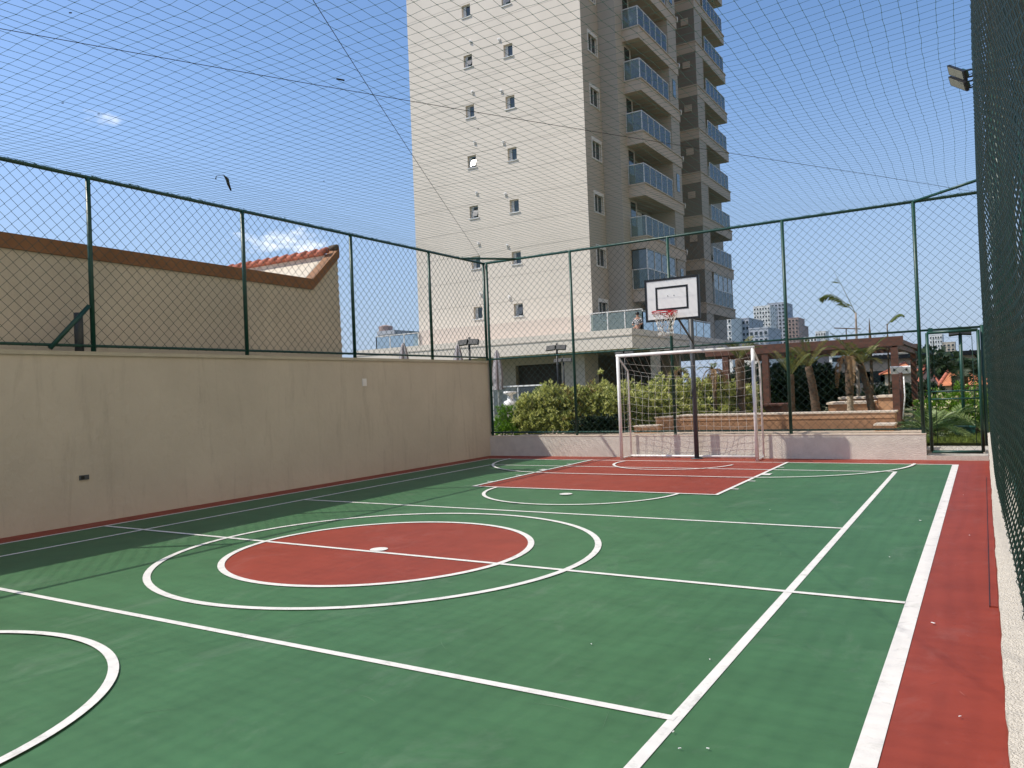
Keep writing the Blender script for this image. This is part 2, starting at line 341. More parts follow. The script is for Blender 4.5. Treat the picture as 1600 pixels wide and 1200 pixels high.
# right low wall
rw = thing('low_wall', (.1, 5, 0), 'low wall with rough pale concrete top under the right hand fence', 'wall')
b = MB(); b.box(XR, XR+.26, YN, YW+.2, -.05, LW-.03); b.build('wall', m_red, rw)
b = MB()
ys = [YN+(YW+.2-YN)*i/150 for i in range(151)]
ed = [XR-.002+random.uniform(-.004, .004) for _ in ys]
for i in range(150):
    b.quad((ed[i], ys[i], LW), (XR+.26, ys[i], LW), (XR+.26, ys[i+1], LW), (ed[i+1], ys[i+1], LW))
    b.quad((ed[i], ys[i], LW-.03), (ed[i], ys[i], LW), (ed[i+1], ys[i+1], LW), (ed[i+1], ys[i+1], LW-.03))
b.quad((XR-.003, YW+.201, 0), (XR+.26, YW+.201, 0), (XR+.26, YW+.201, LW), (XR-.003, YW+.201, LW))
b.build('rough_top', m_conctop, rw)
b = MB(); b.box(-.883, XR-.004, YW-.02, YW+.5, -.04, .075); tag(b.build('gate_threshold', m_conctop), kind='structure')
# peeling seam at the foot of the right wall
b = MB(); b.box(-.027, -.0215, 5.6, 12.5, .0, .012); tag(b.build('surface_seam', m_black, court), kind='structure')
b = MB(); b.box(-.0215, XR-.001, 5.6, 12.5, .0, .01); tag(b.build('red_upstand', m_red, court), kind='structure')

# ------------------------------------------------------------------ chain-link
P = .150
def chain(name, parent, fn, L, Hh, r=.0018, sides=4, wav=.004, p=P, m_=None):
    """fn(u, v, d) -> world point; u along, v up, d out of plane"""
    b = MB(); n = int(L/(p/2)); rows = int(Hh/(p/2)); rnd = random.Random(len(name)+int(L*100))
    for k in range(n):
        pts = []
        for j in range(rows+1):
            side = (j+k) % 2
            u = (k+side)*p/2+rnd.uniform(-1, 1)*wav*.5
            pts.append(fn(u, Hh*j/rows, (r*1.3 if side else -r*1.3)))
        b.tube(pts, r, sides, cap=False)
    return b.build(name, m_ or m_wire, parent, True)
def fuzz(b, fn, L, n, h=.035):
    rnd = random.Random(5)
    for i in range(n):
        u = rnd.uniform(0, L); k = rnd.uniform(.4, 1)*h; o = [fn(u+rnd.uniform(-.03, .03)+t*.02, rnd.uniform(-.2, 1)*k, rnd.uniform(-.5, .5)*k) for t in range(4)]
        b.tube(o, .0022, 3)
def ftube(b, p, q, r=.025, k=8): b.tube([p, q], r, k)
# left fence on the wall
XF = XW-.02
lf = thing('chain_link_fence', (XF, 5, WT), 'green chain link fence standing on the tall left wall', 'fence')
posts_l = [atx(px_, 400, XF).y for px_ in (141, 380.5, 548.5, 669.5)]
posts_l = posts_l+[YW+.04]
step = 2.28
while posts_l[0] > YN+1: posts_l.insert(0, posts_l[0]-step)
for y in posts_l:
    b = MB(); b.tube([(XF, y, WT-.02), (XF, y, FZ)], .031, 10); b.build('post', m_post, lf, True)
b = MB(); ftube(b, (XF, YN, FZ), (XF, YW+.06, FZ), .026); b.build('top_rail', m_post, lf, True)
b = MB(); ftube(b, (XF, YN, WT+.075), (XF, YW+.06, WT+.075), .019); b.build('bottom_rail', m_post, lf, True)
chain('wire_mesh', lf, lambda u, v, d: (XF+.02+d, YN+u, WT+.05+v), YW-YN, FZ-WT-.05, .0036)
b = MB(); fuzz(b, lambda u, v, d: (XF+d, YN+u, FZ+.02+v), YW-YN, 500); tag(b.build('tie_wires', m_rope, lf), kind='stuff')
a, c_ = atx(78, 538, XF+.03), atx(139, 478, XF+.03)
b = MB(); b.tube([(a.x, a.y, WT+.03), (c_.x, c_.y, c_.z)], .03, 8); b.build('diagonal_brace', m_post, lf, True)
q = aty(124, 543, 1); gp = atx(124, 543, XW-.12)
b = MB(); b.tube([(gp.x, gp.y, WT-.02), (gp.x, gp.y, atx(124, 489, XW-.12).z)], .055, 12)
one('vent_pipe', b, m_dgrey, (gp.x, gp.y, WT), 'short dark grey pipe standing on the wall beside the fence brace', 'pipe', smooth=True)
# far fence on the low wall
YF = YW+.06
ff = thing('chain_link_fence', (-5, YF, LW), 'green chain link fence across the far end behind the goal', 'fence')
xs_f = [aty(px_, 480, YF).x for px_ in (763, 893.5, 1047, 1227.5, 1434)]; xs_f[0] = XW+.05
for i, x in enumerate(xs_f):
    b = MB(); b.tube([(x, YF, LW-.02), (x, YF, FZ)], .031, 10); b.build('post', m_post, ff, True)
xg = .005
b = MB(); b.tube([(xg, YF, LW-.2), (xg, YF, 2.24)], .031, 10); b.build('post', m_post, ff, True)
for nm, z, r_, x1 in (('top_rail', FZ, .026, XR+.2), ('middle_rail', WT+.03, .019, XR+.2), ('bottom_rail', LW+.07, .017, xs_f[-1])):
    b = MB(); ftube(b, (XW, YF, z), (x1, YF, z), r_); b.build(nm, m_post, ff, True)
XU = XR+.2
chain('wire_mesh', ff, lambda u, v, d: (XW+.03+u, YF-.02+d, LW+.05+v), xs_f[-1]-XW-.03, FZ-LW-.05, .004)
chain('wire_mesh', ff, lambda u, v, d: (xs_f[-1]+u, YF-.02+d, WT+.05+v), XU-xs_f[-1], FZ-WT-.05, .004)
b = MB(); fuzz(b, lambda u, v, d: (XW+u, YF+d, FZ+.02+v), XU-XW, 260); tag(b.build('tie_wires', m_rope, ff), kind='stuff')
for (p_, q_) in (((XF, YF-1.0, FZ), (XW+.85, YF, FZ)), ((xs_f[-1], YF, FZ), (XR+.05, YF-1.0, FZ))):
    b = MB(); ftube(b, p_, q_, .024); b.build('corner_brace', m_post, ff, True)
# right fence, looked along from close by
rf = thing('chain_link_fence', (.1, 5, LW), 'green chain link fence seen edge on down the right side', 'fence')
def rfn(u, v, d):
    y = YN+u; s = v/(FZ-LW)
    near = max(0, min(1, (9-y)/6)); near = near*near*(3-2*near)
    x = .062-.028*s+.02*math.sin(y*1.35+1)*math.sin(math.pi*s)+(.045+.095*math.sin(math.pi*min(1, s*1.15)))*near*(1-.25*s)
    return (x+d*2.6, y, LW-.02+v)
chain('wire_mesh', rf, rfn, YW-YN, FZ-LW, .0038, 6, .010, m_=mat('green_wire_gloss', (.006, .024, .019), rough=.28, spec=.6))
y = YW-.2
for i in range(8):
    y0 = YW-2.2-i*2.25; b = MB(); b.tube([(.185, y0, LW-.02), (.185, y0, FZ)], .031, 10); b.build('post', m_post, rf, True)
b = MB(); ftube(b, (.165, YN, FZ), (.165, YW+.06, FZ), .026); b.build('top_rail', m_post, rf, True)
b = MB(); ftube(b, (.185, YN, LW+.07), (.185, YW+.06, LW+.07), .019); b.build('bottom_rail', m_post, rf, True)
b = MB(); fuzz(b, lambda u, v, d: (.035+d, YN+u, FZ+v), YW-YN, 300, .04); tag(b.build('tie_wires', m_rope, rf), kind='stuff')
b = MB(); rnd = random.Random(3)
for i in range(60):
    y0 = rnd.uniform(2.6, YW); x0 = rfn(y0-YN, 0, 0)[0]-.006; h = rnd.uniform(.02, .05)
    b.tube([(x0, y0, LW+.03), (x0-.006, y0+.008, LW+.03-h*.5), (x0, y0+.004, LW+.03-h*.9), (x0+.004, y0-.008, LW+.02-h*.4)], .0022, 4)
tag(b.build('loose_wire_ends', m_wire, rf), kind='stuff')
# gate
ga = thing('mesh_gate', (-.4, YF-.04, .06), 'narrow green framed mesh gate at the far right corner', 'gate')
g0, g1, gz0, gz1 = -.80, -.055, .14, 2.16; yg = YF-.05
for x in (g0, g1):
    b = MB(); b.tube([(x, yg, gz0), (x, yg, gz1)], .026, 10); b.build('side_post', m_post, ga, True)
for nm, z, r_ in (('top_bar', gz1, .026), ('bottom_bar', gz0, .026), ('middle_bar', atx(1480, 612, -.45).z*0+aty(1490, 611, yg).z, .013), ('middle_bar', aty(1490, 623, yg).z, .013)):
    b = MB(); ftube(b, (g0, yg, z), (g1, yg, z), r_); b.build(nm, m_post, ga, True)
chain('wire_mesh', ga, lambda u, v, d: (g0+.02+u, yg+d, gz0+.04+v), g1-g0-.04, gz1-gz0-.08, .002)
b = MB(); b.tube([(g0+.09, yg+.03, gz0+.12), (g0+.09, yg+.03, gz1-.1), (g1-.09, yg+.03, gz1-.1), (g1-.09, yg+.03, gz0+.12)], .006, 5); b.build('mesh_border', m_post, ga, True)
b = MB(); b.tube([(-.42, yg, gz0-.03), (-.42, yg, gz0+.06)], .007, 6); b.build('latch', m_frame, ga, True)
b = MB(); b.box(g0+.02, g0+.09, yg-.02, yg+.02, 2.16, 2.24); b.build('hinge', m_post, ga)

# ------------------------------------------------------------------ overhead net and cables
AX, BX, AY, BY = XW, XR+.02, YN, YF
def netz(x, y):
    u = (x-AX)/(BX-AX); v = (y-AY)/(BY-AY)
    d1, d2 = abs(u-v), abs(u-(1-v)); e = min(u, 1-u, v, 1-v)
    s = min(d1, d2, e*1.4)
    cs = .10*(1-(2*u-1)**2)*(1-(2*v-1)**2)
    return FZ-cs-.42*s*(.8+.2*math.sin(4*u+3*v))
nn = thing('overhead_net', ((AX+BX)/2, SY, FZ), 'sagging dark green square mesh net roofing the whole court', 'net')
rn = random.Random(9); CELL = .128
nx, ny = int((BX-AX)/CELL), int((BY-AY)/CELL)
jx = [[(rn.uniform(-1, 1)*.006, rn.uniform(-1, 1)*.005, rn.uniform(-1, 1)*.004) for j in range(ny+1)] for i in range(nx+1)]
def npt(i, j):
    x = AX+(BX-AX)*i/nx; y = AY+(BY-AY)*j/ny; a = jx[i][j]
    ed = 0 if i in (0, nx) or j in (0, ny) else 1
    wx = .022*math.sin(y*1.3+x*.6)*ed
    return (x+a[0]*ed+wx, y+a[1]*ed, netz(x, y)+a[2]*ed)
b = MB()
for i in range(nx+1): b.tube([npt(i, j) for j in range(ny+1)], .0019, 3, cap=False)
for j in range(ny+1): b.tube([npt(i, j) for i in range(nx+1)], .0015, 3, cap=False)
b.build('net_mesh', m_rope, nn, True)
b = MB()
for i in range(nx+1):
    for j in range(int(ny*.3), ny+1):
        x, y, z = npt(i, j)
        if i % 1 == 0: b.obox((x, y, z), (.0026, 0, 0), (0, .0026, 0), (0, 0, .0026))
b.build('knots', m_rope, nn)
for k, lab in ((0, 'steel cable from the far left corner across under the net'), (1, 'steel cable from the far right corner across under the net')):
    pts = []
    for i in range(41):
        t = i/40; x = AX+(BX-AX)*t; y = AY+(BY-AY)*(t if k else 1-t); pts.append((x, y, FZ-.004-.10*(1-(2*t-1)**2)**2))
    b = MB(); b.tube(pts, .003, 5); one('support_cable', b, m_cable, pts[20], lab, 'cable', 'net support cables', True)
# debris caught on the net
d0 = atz(357, 285, 4.0); sc = []
b = MB(); rn2 = random.Random(2)
P0 = atz(350, 273, 4.05); P1 = atz(361, 298, 4.02)
dirv = (atz(361, 298, 4.4)-atz(350, 273, 4.4))
q = [atx(349, 273, -8.3), atx(355, 280, -8.3), atx(357, 288, -8.3), atx(361, 298, -8.3)]
b.tube(q, [.004, .022, .018, .01], 6)
b.tube([q[0], atx(338, 275, -8.3), atx(337, 280, -8.3)], [.004, .004, .008], 4)
one('dry_leaf', b, m_black, q[1], 'dark curled scrap of dry leaf caught in the net high on the left', 'debris', smooth=True)
q = atz(532, 124, 4.3); b = MB(); b.tube([q+Vector((-.02, -.03, 0)), q+Vector((.012, .036, 0))], .008, 6)
one('cable_clamp', b, m_black, q, 'small black clamp on the cable above the court centre', 'clamp')
for i, (sx_, sy_) in enumerate(((98, 161), (154, 178), (747, 201), (506, 283), (1354, 194), (110, 20))):
    q = atz(sx_, sy_, 4.2); b = MB(); b.obox(q, (.006, .003, 0), (-.002, .006, .002), (0, 0, .004))
    one('net_fleck', b, m_black, q, ['tiny dark fleck on the net, leftmost, above the small wisp of cloud', 'tiny dark fleck on the net touching the small wisp of cloud', 'tiny dark fleck on the net in front of the sunlit tower wall', 'tiny dark fleck on the net left of the tower edge', 'tiny dark fleck on the net in the sky right of the tower', 'tiny dark fleck on the net at the upper left picture corner'][i], 'debris', 'flecks on the net')
# floodlights on the right fence
fl = thing('floodlight', (-.02, 8.2, 4.5), 'pair of dark panel floodlights reaching in over the court from the right fence', 'floodlight')
FY = 8.6
def fpt(px_, py_): return aty(px_, py_, FY)
heads = (((1481, 102), (1509, 122), (1484, 116), (1511, 126)), ((1483, 120), (1513, 143), (1485, 130), (1515, 141)))
for (tl, tr, bl) in (((1480.5, 102), (1506, 111), (1484, 116.5)), ((1482.5, 119.5), (1508, 128.5), (1486.5, 133))):
    A = fpt(*tl); B_ = aty(*tr, FY-.22); C_ = aty(*bl, FY+.03)
    u = (B_-A)/2; v = (C_-A)/2; n_ = u.cross(v).normalized()*.018; c0 = A+u+v
    if n_.dot(c0-Vector((0, 0, H))) > 0: n_ = -n_
    b = MB(); b.obox(c0-n_*.3, u, v, n_*.7); h_ = b.build('housing', m_black, fl)
    b = MB(); b.obox(c0+n_*.5, u*.88, v*.8, n_*.12); b.build('lens', mat('lamp_lens', (.20, .195, .15), rough=.5, spec=.2), fl)
    b = MB(); b.obox(c0-n_*2+u*.45, u*.3, v*.6, n_*.9); b.build('driver_box', m_post, fl)
    b = MB()
    for t in (.15, .85): s_ = A*(1-t)+C_*t+u*1.75-n_; b.tube([s_, (.16, FY+.03, s_.z+.07)], .008, 6)
    b.build('bracket_arm', m_black, fl, True)
    b = MB(); s_ = c0-n_*2; b.tube([s_, s_+Vector((.07, 0, -.05)), s_+Vector((.14, 0, -.02)), (.16, FY, s_.z+.05)], .004, 5); b.build('cable', m_black, fl, True)
b = MB(); b.tube([(.2, FY, LW), (.2, FY, 5.1)], .035, 10); b.build('mast', m_dgrey, fl, True)

# ------------------------------------------------------------------ goal
GYf, GYb = 14.36, 14.86
gl = thing('goal', (-4.98, GYf, 0), 'white tubular football goal with white net', 'goal')
gx0, gx1, gzt = aty(971, 700, GYf).x, aty(1182.5, 700, GYf).x, (aty(968, 556, GYf).z+aty(1178, 543, GYf).z)/2
for x in (gx0, gx1):
    b = MB(); b.tube([(x, GYf, .005), (x, GYf, gzt)], .033, 14); b.build('goalpost', m_white, gl, True)
b = MB(); b.tube([(gx0-.033, GYf, gzt), (gx1+.033, GYf, gzt)], .033, 14); b.build('crossbar', m_white, gl, True)
for x in (gx0, gx1):
    b = MB(); b.tube([(x, GYf, gzt-.01), (x, GYb-.02, 1.78), (x, GYb, 1.7), (x, GYb, .03)], .017, 8); b.tube([(x, GYb, .03), (x, GYf, .03)], .017, 8); b.build('side_frame', m_white, gl, True)
b = MB(); b.tube([(gx0, GYb, .035), (gx1, GYb, .035)], .024, 8); b.build('rear_ground_bar', m_white, gl, True)
def gnet(u, v):   # u 0..1 across, v 0..1 from crossbar over the back down
    x = gx0+(gx1-gx0)*u; t = v*2.35; sag = math.sin(math.pi*u)
    if t < .42: a = t/.42; y = GYf+(GYb-GYf)*a; z = gzt-.03-(gzt-1.78)*a-.2*sag*math.sin(math.pi*a*.5)
    else: a = (t-.42)/(2.35-.42); y = GYb-.10*math.sin(math.pi*a)*sag*1.3; z = 1.75*(1-a)+.04-.16*sag*(1-a)**1.5-.03*math.sin(9*u)*math.sin(math.pi*a)
    return Vector((x+.012*math.sin(13*v+u*20), y-.01*math.sin(u*23+v*9), max(z, .03)))
b = MB(); NU, NV = 18, 14
for i in range(NU+1): b.tube([gnet(i/NU, j/(2*NV)) for j in range(2*NV+1)], .0022, 4, cap=False)
for j in range(1, NV+1): b.tube([gnet(i/(2*NU), j/NV) for i in range(2*NU+1)], .0022, 4, cap=False)
for x in (gx0, gx1):
    for j in range(1, 12):
        z = .03+j*.155; yb = GYb if z < 1.75 else GYf+(GYb-GYf)*(gzt-z)/(gzt-1.78)
        b.tube([(x, GYf+.03, z), (x+.01, (GYf+yb)/2, z-.025), (x, yb, z)], .0022, 4, cap=False)
    for k in (1, 2):
        y = GYf+(GYb-GYf)*k/2.6; b.tube([(x, y, .03), (x+.01, y, 1), (x, y, gzt-.3*k/2.6)], .0022, 4, cap=False)
b.build('goal_net', m_cord, gl, True)

# ------------------------------------------------------------------ basketball hoop
BYb = 13.62; PXX = aty(1088.5, 705, 14.74).x
hp = thing('basketball_hoop', (PXX, 14.74, 0), 'basketball hoop with white backboard on a dark grey pole behind the goal', 'basketball hoop')
b = MB(); b.tube([(PXX, 14.74, 0), (PXX, 14.74, 3.3)], .045, 14); b.lathe((PXX, 14.74, 0), [(.12, .0), (.12, .012)], 14); b.build('pole', m_dgrey, hp, True)
A, B_, C_, D_ = aty(1006, 438, BYb), aty(1089.5, 430.5, BYb), aty(1095, 497, BYb), aty(1011, 502.5, BYb)
bx0, bx1 = (A.x+D_.x)/2, (B_.x+C_.x)/2; bz0, bz1 = (C_.z+D_.z)/2, (A.z+B_.z)/2
bbd = MB(); bbd.box(bx0, bx1, BYb, BYb+.035, bz0, bz1); bbd = bbd.build('backboard', m_white, hp)
b = MB(); w = .032
b.box(bx0-.006, bx1+.006, BYb-.006, BYb+.05, bz0-.006, bz0+w); b.box(bx0-.006, bx1+.006, BYb-.006, BYb+.05, bz1-w, bz1+.006)
b.box(bx0-.0065, bx0+w, BYb-.006, BYb+.05, bz0+w, bz1-w); b.box(bx1-w, bx1+.0065, BYb-.006, BYb+.05, bz0+w, bz1-w)
b.build('board_frame', m_black, bbd)
tx0, tx1, tz0, tz1 = aty(1025, 480, BYb).x, aty(1076, 480, BYb).x, aty(1050, 484, BYb).z, aty(1048, 447, BYb).z; w = .036
b = MB()
b.box(tx0, tx1, BYb-.004, BYb-.0005, tz0, tz0+w); b.box(tx0, tx1, BYb-.004, BYb-.0005, tz1-w, tz1)
b.box(tx0, tx0+w, BYb-.004, BYb-.0005, tz0+w, tz1-w); b.box(tx1-w, tx1, BYb-.004, BYb-.0005, tz0+w, tz1-w)
b.build('target_square', m_black, bbd)
b = MB(); bcx = (bx0+bx1)/2
for dx in (-.075, .045): b.tube([(bcx+dx, BYb-.006, tz0+.26), (bcx+dx, BYb, tz0+.26)], .009, 8)
b.build('bolts', m_dgrey, bbd)
RZ = aty(1043, 486.5, BYb-.32).z; rc = Vector((bcx-.03, BYb-.32, RZ)); RR = .225
m_rim = mat('rim_red', (.5, .02, .03), rough=.4)
b = MB(); b.tube([rc+Vector((RR*math.cos(a), RR*math.sin(a), 0)) for a in [2*math.pi*i/40 for i in range(40)]], .009, 8, closed=True)
b.tube([rc+Vector((RR*math.cos(a), RR*math.sin(a), -.03)) for a in [2*math.pi*i/40 for i in range(40)]], .005, 6, closed=True)
rim = b.build('rim', m_rim, hp, True)
b = MB(); b.box(rc.x-.055, rc.x+.055, BYb-.01, BYb-.004, RZ-.07, RZ+.04); b.box(rc.x-.05, rc.x+.05, rc.y+RR-.005, BYb-.01, RZ-.045, RZ-.005)
b.tube([(rc.x-.05, BYb-.01, RZ-.09), rc+Vector((-.15, RR*.72, -.01))], .007, 6); b.tube([(rc.x+.05, BYb-.01, RZ-.09), rc+Vector((.15, RR*.72, -.01))], .007, 6)
b.build('rim_bracket', m_rim, hp)
b = MB(); K = 12; rr_ = random.Random(4)
lev = [(0, RR), (.09, .195), (.18, .16), (.27, .135), (.36, .125), (.44, .13)]
jit = [[(rr_.uniform(-1, 1)*.014, rr_.uniform(-1, 1)*.014, rr_.uniform(-1, 1)*.014) for _ in range(K)] for _ in lev]
def hn(l, k):
    dz, r_ = lev[l]; a = 2*math.pi*(k % K+(l % 2)*.5)/K; j_ = jit[l][k % K]
    return rc+Vector((r_*math.cos(a)+j_[0]*(l > 0), r_*math.sin(a)+j_[1]*(l > 0), -dz+j_[2]*(l > 0)))
for l in range(len(lev)-1):
    for k in range(K):
        b.tube([hn(l, k), hn(l+1, k)], .0045, 5); b.tube([hn(l, k), hn(l+1, k-1 if l % 2 == 0 else k+1)], .0045, 5)
b.build('hoop_net', m_cord, rim, True)
b = MB(); b.tube([(PXX, 14.74, 3.2), (bcx, BYb+.05, 3.2)], .035, 8); b.tube([(PXX, 14.74, 2.95), (bcx-.02, BYb+.05, 2.85)], .02, 8)
b.tube([aty(1083, 535, 14.7), (bcx+.08, BYb+.06, bz0+.03)], .02, 8)
b.tube([(bx0+.08, BYb+.06, bz1-.08), (bx1-.08, BYb+.06, bz1-.08)], .015, 6); b.tube([(bx0+.08, BYb+.06, bz0+.06), (bx1-.08, BYb+.06, bz0+.06)], .015, 6)
b.build('support_arm', m_dgrey, hp, True)

# ------------------------------------------------------------------ neighbour house beyond the left wall
XN = -10.15
nh = thing('neighbour_house', (XN-3, 5, -3), 'neighbouring beige house wall with terracotta coping and tiled gable', 'house')
zt = 3.76; yc = atx(487, 436, XN).y; pk = atx(527, 388, XN); yE = atx(541, 552, XN).y; zc = atx(487, 436, XN).z
b = MB()
prof = [(YN-4, -3), (yE, -3), (pk.y-.02, pk.z-.22), (pk.y-.03, pk.z-.1), (yc+.05, zc-.05), (YN-4, zt-.03)]
n = len(prof)
b.poly([(XN, y, z) for y, z in prof]); b.poly([(XN-6, y, z) for y, z in reversed(prof)])
for i in range(n): (y0, z0), (y1, z1) = prof[i], prof[(i+1) % n]; b.quad((XN, y0, z0), (XN-6, y0, z0), (XN-6, y1, z1), (XN, y1, z1))
b.build('wall', m_plaster, nh)
b = MB()
def band(y0, z0, y1, z1, h0, h1): b.poly([(XN+.03, y0, z0), (XN+.03, y1, z1), (XN+.03, y1, z1-h1), (XN+.03, y0, z0-h0)]); b.quad((XN+.03, y0, z0), (XN-.2, y0, z0), (XN-.2, y1, z1), (XN+.03, y1, z1)); b.quad((XN+.03, y0, z0-h0), (XN+.03, y1, z1-h1), (XN-.001, y1, z1-h1), (XN-.001, y0, z0-h0))
band(YN-4, zt, yc, zc, .19, .19); band(yc, zc, pk.y+.02, pk.z, .19, .17)
b.build('terracotta_coping', m_terr, nh)
b = MB(); b.quad((XN-.21, yc-1.6, zc+.0), (XN-.21, yc, zc), (XN-.21, pk.y, pk.z), (XN-.25, pk.y-1.55, zc+.1)); 
A = atx(395, 409, XN-.3); B2 = atx(505, 392, XN-.3)
yw = pk.y-.12
b = MB(); b.box(XN-6, XN-.21, yw, yw+.1, -2, pk.z-.1); b.build('rendered_gable', m_brick, nh)
for k in range(20):
    b = MB(); xx = XN-.1-k*.26
    b.tube([(xx-.31, yw-.04, pk.z-.075), (xx, yw-.04, pk.z-.04)], [.045, .06], 10); b.build('roof_tile', m_tile, nh, True)
b = MB(); b.box(XN-6, XN-.22, yw-.03, yw+.13, pk.z-.12, pk.z-.09); b.build('roof_deck', m_tile, nh)
b = MB(); b.tube([(XN+.02, pk.y-.03, pk.z+.02), (XN-.2, pk.y+.02, pk.z+.03)], .05, 8); b.build('ridge_cap', m_bark, nh, True)
b = MB()
rnn = random.Random(8)
for i in range(14):
    z = 2.3+i*.14; y = yE+(pk.y-yE)*((z+3)/(pk.z+3)); b.obox((XN-.02, y-.004, z), (.012, 0, 0), (0, rnn.uniform(.004, .012), 0), (0, 0, .04))
b.build('rough_edge', m_plaster, nh)

# ------------------------------------------------------------------ residential tower
TY = 38; TX1, TX0 = -17.87, -29.69; TZ0, TZ1 = 4.35, 36
X2, Y1, Y2, X3, YG, Y3 = -16.83, 40.25, 41.25, -15.83, 46.0, 47.9
Y4 = atx(1088, 100, X3).y; YB0 = atx(1099, 15, X3).y; YB1 = atx(1128, 45, X3).y; YE4 = YB1+.35
XB = -17.5
YEND = atx(1118, 100, XB).y
FL = [21.83+2.97*k for k in range(4, -6, -1)]   # 33.7 ... 6.98
tw = thing('apartment_tower', ((TX0+TX1)/2, 46, 0), 'tall pale beige apartment tower with stacked glass balconies', 'apartment tower')
def wall_holes(b, P0, U, V, holes, depth, nrm, mi=0, mj=0):
    """rectangular wall with recessed openings; P0 origin, U,V full vectors, holes in metres (u0,v0,u1,v1)"""
    ul, vl = U.length, V.length; un, vn = U.normalized(), V.normalized()
    us = sorted({0, ul, *[h[0] for h in holes], *[h[2] for h in holes]}); vs = sorted({0, vl, *[h[1] for h in holes], *[h[3] for h in holes]})
    pt = lambda u, v, d=0: P0+un*u+vn*v-nrm*d
    for i in range(len(us)-1):
        run = None
        for j in range(len(vs)-1):
            cu, cv = (us[i]+us[i+1])/2, (vs[j]+vs[j+1])/2
            if any(h[0] < cu < h[2] and h[1] < cv < h[3] for h in holes): continue
            b.quad(pt(us[i], vs[j]), pt(us[i+1], vs[j]), pt(us[i+1], vs[j+1]), pt(us[i], vs[j+1]), mi)
    for u0, v0, u1, v1 in holes:
        b.quad(pt(u0, v0), pt(u1, v0), pt(u1, v0, depth), pt(u0, v0, depth), mj); b.quad(pt(u0, v1), pt(u1, v1), pt(u1, v1, depth), pt(u0, v1, depth), mj)
        b.quad(pt(u0, v0), pt(u0, v1), pt(u0, v1, depth), pt(u0, v0, depth), mj); b.quad(pt(u1, v0), pt(u1, v1), pt(u1, v1, depth), pt(u1, v0, depth), mj)
# sunny face with small bathroom windows
wl = []
for k in range(-2, 8):
    z = 20.69-2.98*k*1.0+(0)
    wl += [(-25.6, 20.68-2.985*k-.0), ]
wr = [(-22.80, 20.62-2.975*k) for k in range(-3, 6)]
wl = [(-25.58, 20.72-2.982*k) for k in range(-3, 6)]
holes = [(x-TX0, z-TZ0, x+.6-TX0, z+.72-TZ0) for x, z in wl+wr]
b = MB(); wall_holes(b, Vector((TX0, TY, TZ0)), Vector((TX1-TX0, 0, 0)), Vector((0, 0, TZ1-TZ0)), holes, .22, Vector((0, -1, 0)))
# remaining shell: left, back, roof
b.quad((TX0, TY, TZ0), (TX0, 60, TZ0), (TX0, 60, TZ1), (TX0, TY, TZ1)); b.quad((TX0, TY, TZ1), (TX1, TY, TZ1), (TX1, 60, TZ1), (TX0, 60, TZ1))
b.build('sunlit_wall', m_tower, tw)
b = MB()
for z in [zz for k in range(-3, 6) for zz in (21.52-2.98*k, 20.0-2.98*k)]: b.box(TX0, TX1, TY-.003, TY+.001, z, z+.028)
b.build('facade_joint_lines', m_joint, tw)
b = MB(); b.box(TX0+.0, TX1+.004, TY-.012, TY-.004, TZ0, 5.42); b.build('base_band', m_band, tw)
vent_me = None
for i, (x, z) in enumerate(wl+wr):
    b = MB(); b.box(x-.0, x+.6, TY+.16, TY+.2, z, z+.05); b.box(x, x+.6, TY+.16, TY+.2, z+.67, z+.72); b.box(x, x+.2, TY+.16, TY+.2, z+.05, z+.67); b.box(x+.55, x+.6, TY+.16, TY+.2, z+.05, z+.67)
    b.box(x-.04, x+.66, TY-.05, TY+.16, z-.07, z-.005)
    wf = b.build('window', m_frame, tw)
    b = MB()
    if i in (0+3, 9+2, 9+8, 6, 3+2): 
        b.quad((x+.2, TY+.17, z+.6), (x+.55, TY+.17, z+.6), (x+.55, TY-.04, z+.1), (x+.2, TY-.04, z+.1))
    b.box(x+.2, x+.55, TY+.19, TY+.21, z+.05, z+.67); b.build('pane', m_glassd, wf)
    vx, vz = x+.6-.95+.55, z+1.25
    vx = x+.52 if i < 9 else x-.28; vz = z+1.42 if i < 9 else z+1.1
    b = MB(); b.tube([(vx+.1*math.cos(a), TY-.03, vz+.1*math.sin(a)) for a in [math.pi*(-.6+1.35*t/10) for t in range(11)]], .025, 5); b.box(vx-.02, vx+.05, TY-.1, TY, vz-.03, vz+.03)
    b.build('vent_cowl', m_white, tw, True)
# shaded corner block facing right
hx = [(.75, FL_-.95+.2+2.97-.0, 1.9, FL_) for FL_ in ()]
b = MB(); hs = []
for f in FL:
    z0 = f-1.75; hs.append((38.83-TY, z0-TZ0, 39.97-TY, z0+.95-TZ0))
hs = [h for h in hs if h[1] > 0 and h[3] < TZ1-TZ0]
wall_holes(b, Vector((TX1, TY, TZ0)), Vector((0, Y1-TY, 0)), Vector((0, 0, TZ1-TZ0)), hs, .15, Vector((1, 0, 0)))
b.quad((TX1, Y1, TZ0), (X2, Y1, TZ0), (X2, Y1, TZ1), (TX1, Y1, TZ1)); b.quad((X2, Y1, TZ0), (X2, Y2, TZ0), (X2, Y2, TZ1), (X2, Y1, TZ1))
b.quad((X2, Y2, TZ0), (XB, Y2, TZ0), (XB, Y2, TZ1), (X2, Y2, TZ1))
b.build('corner_wall', m_tower_shade, tw)
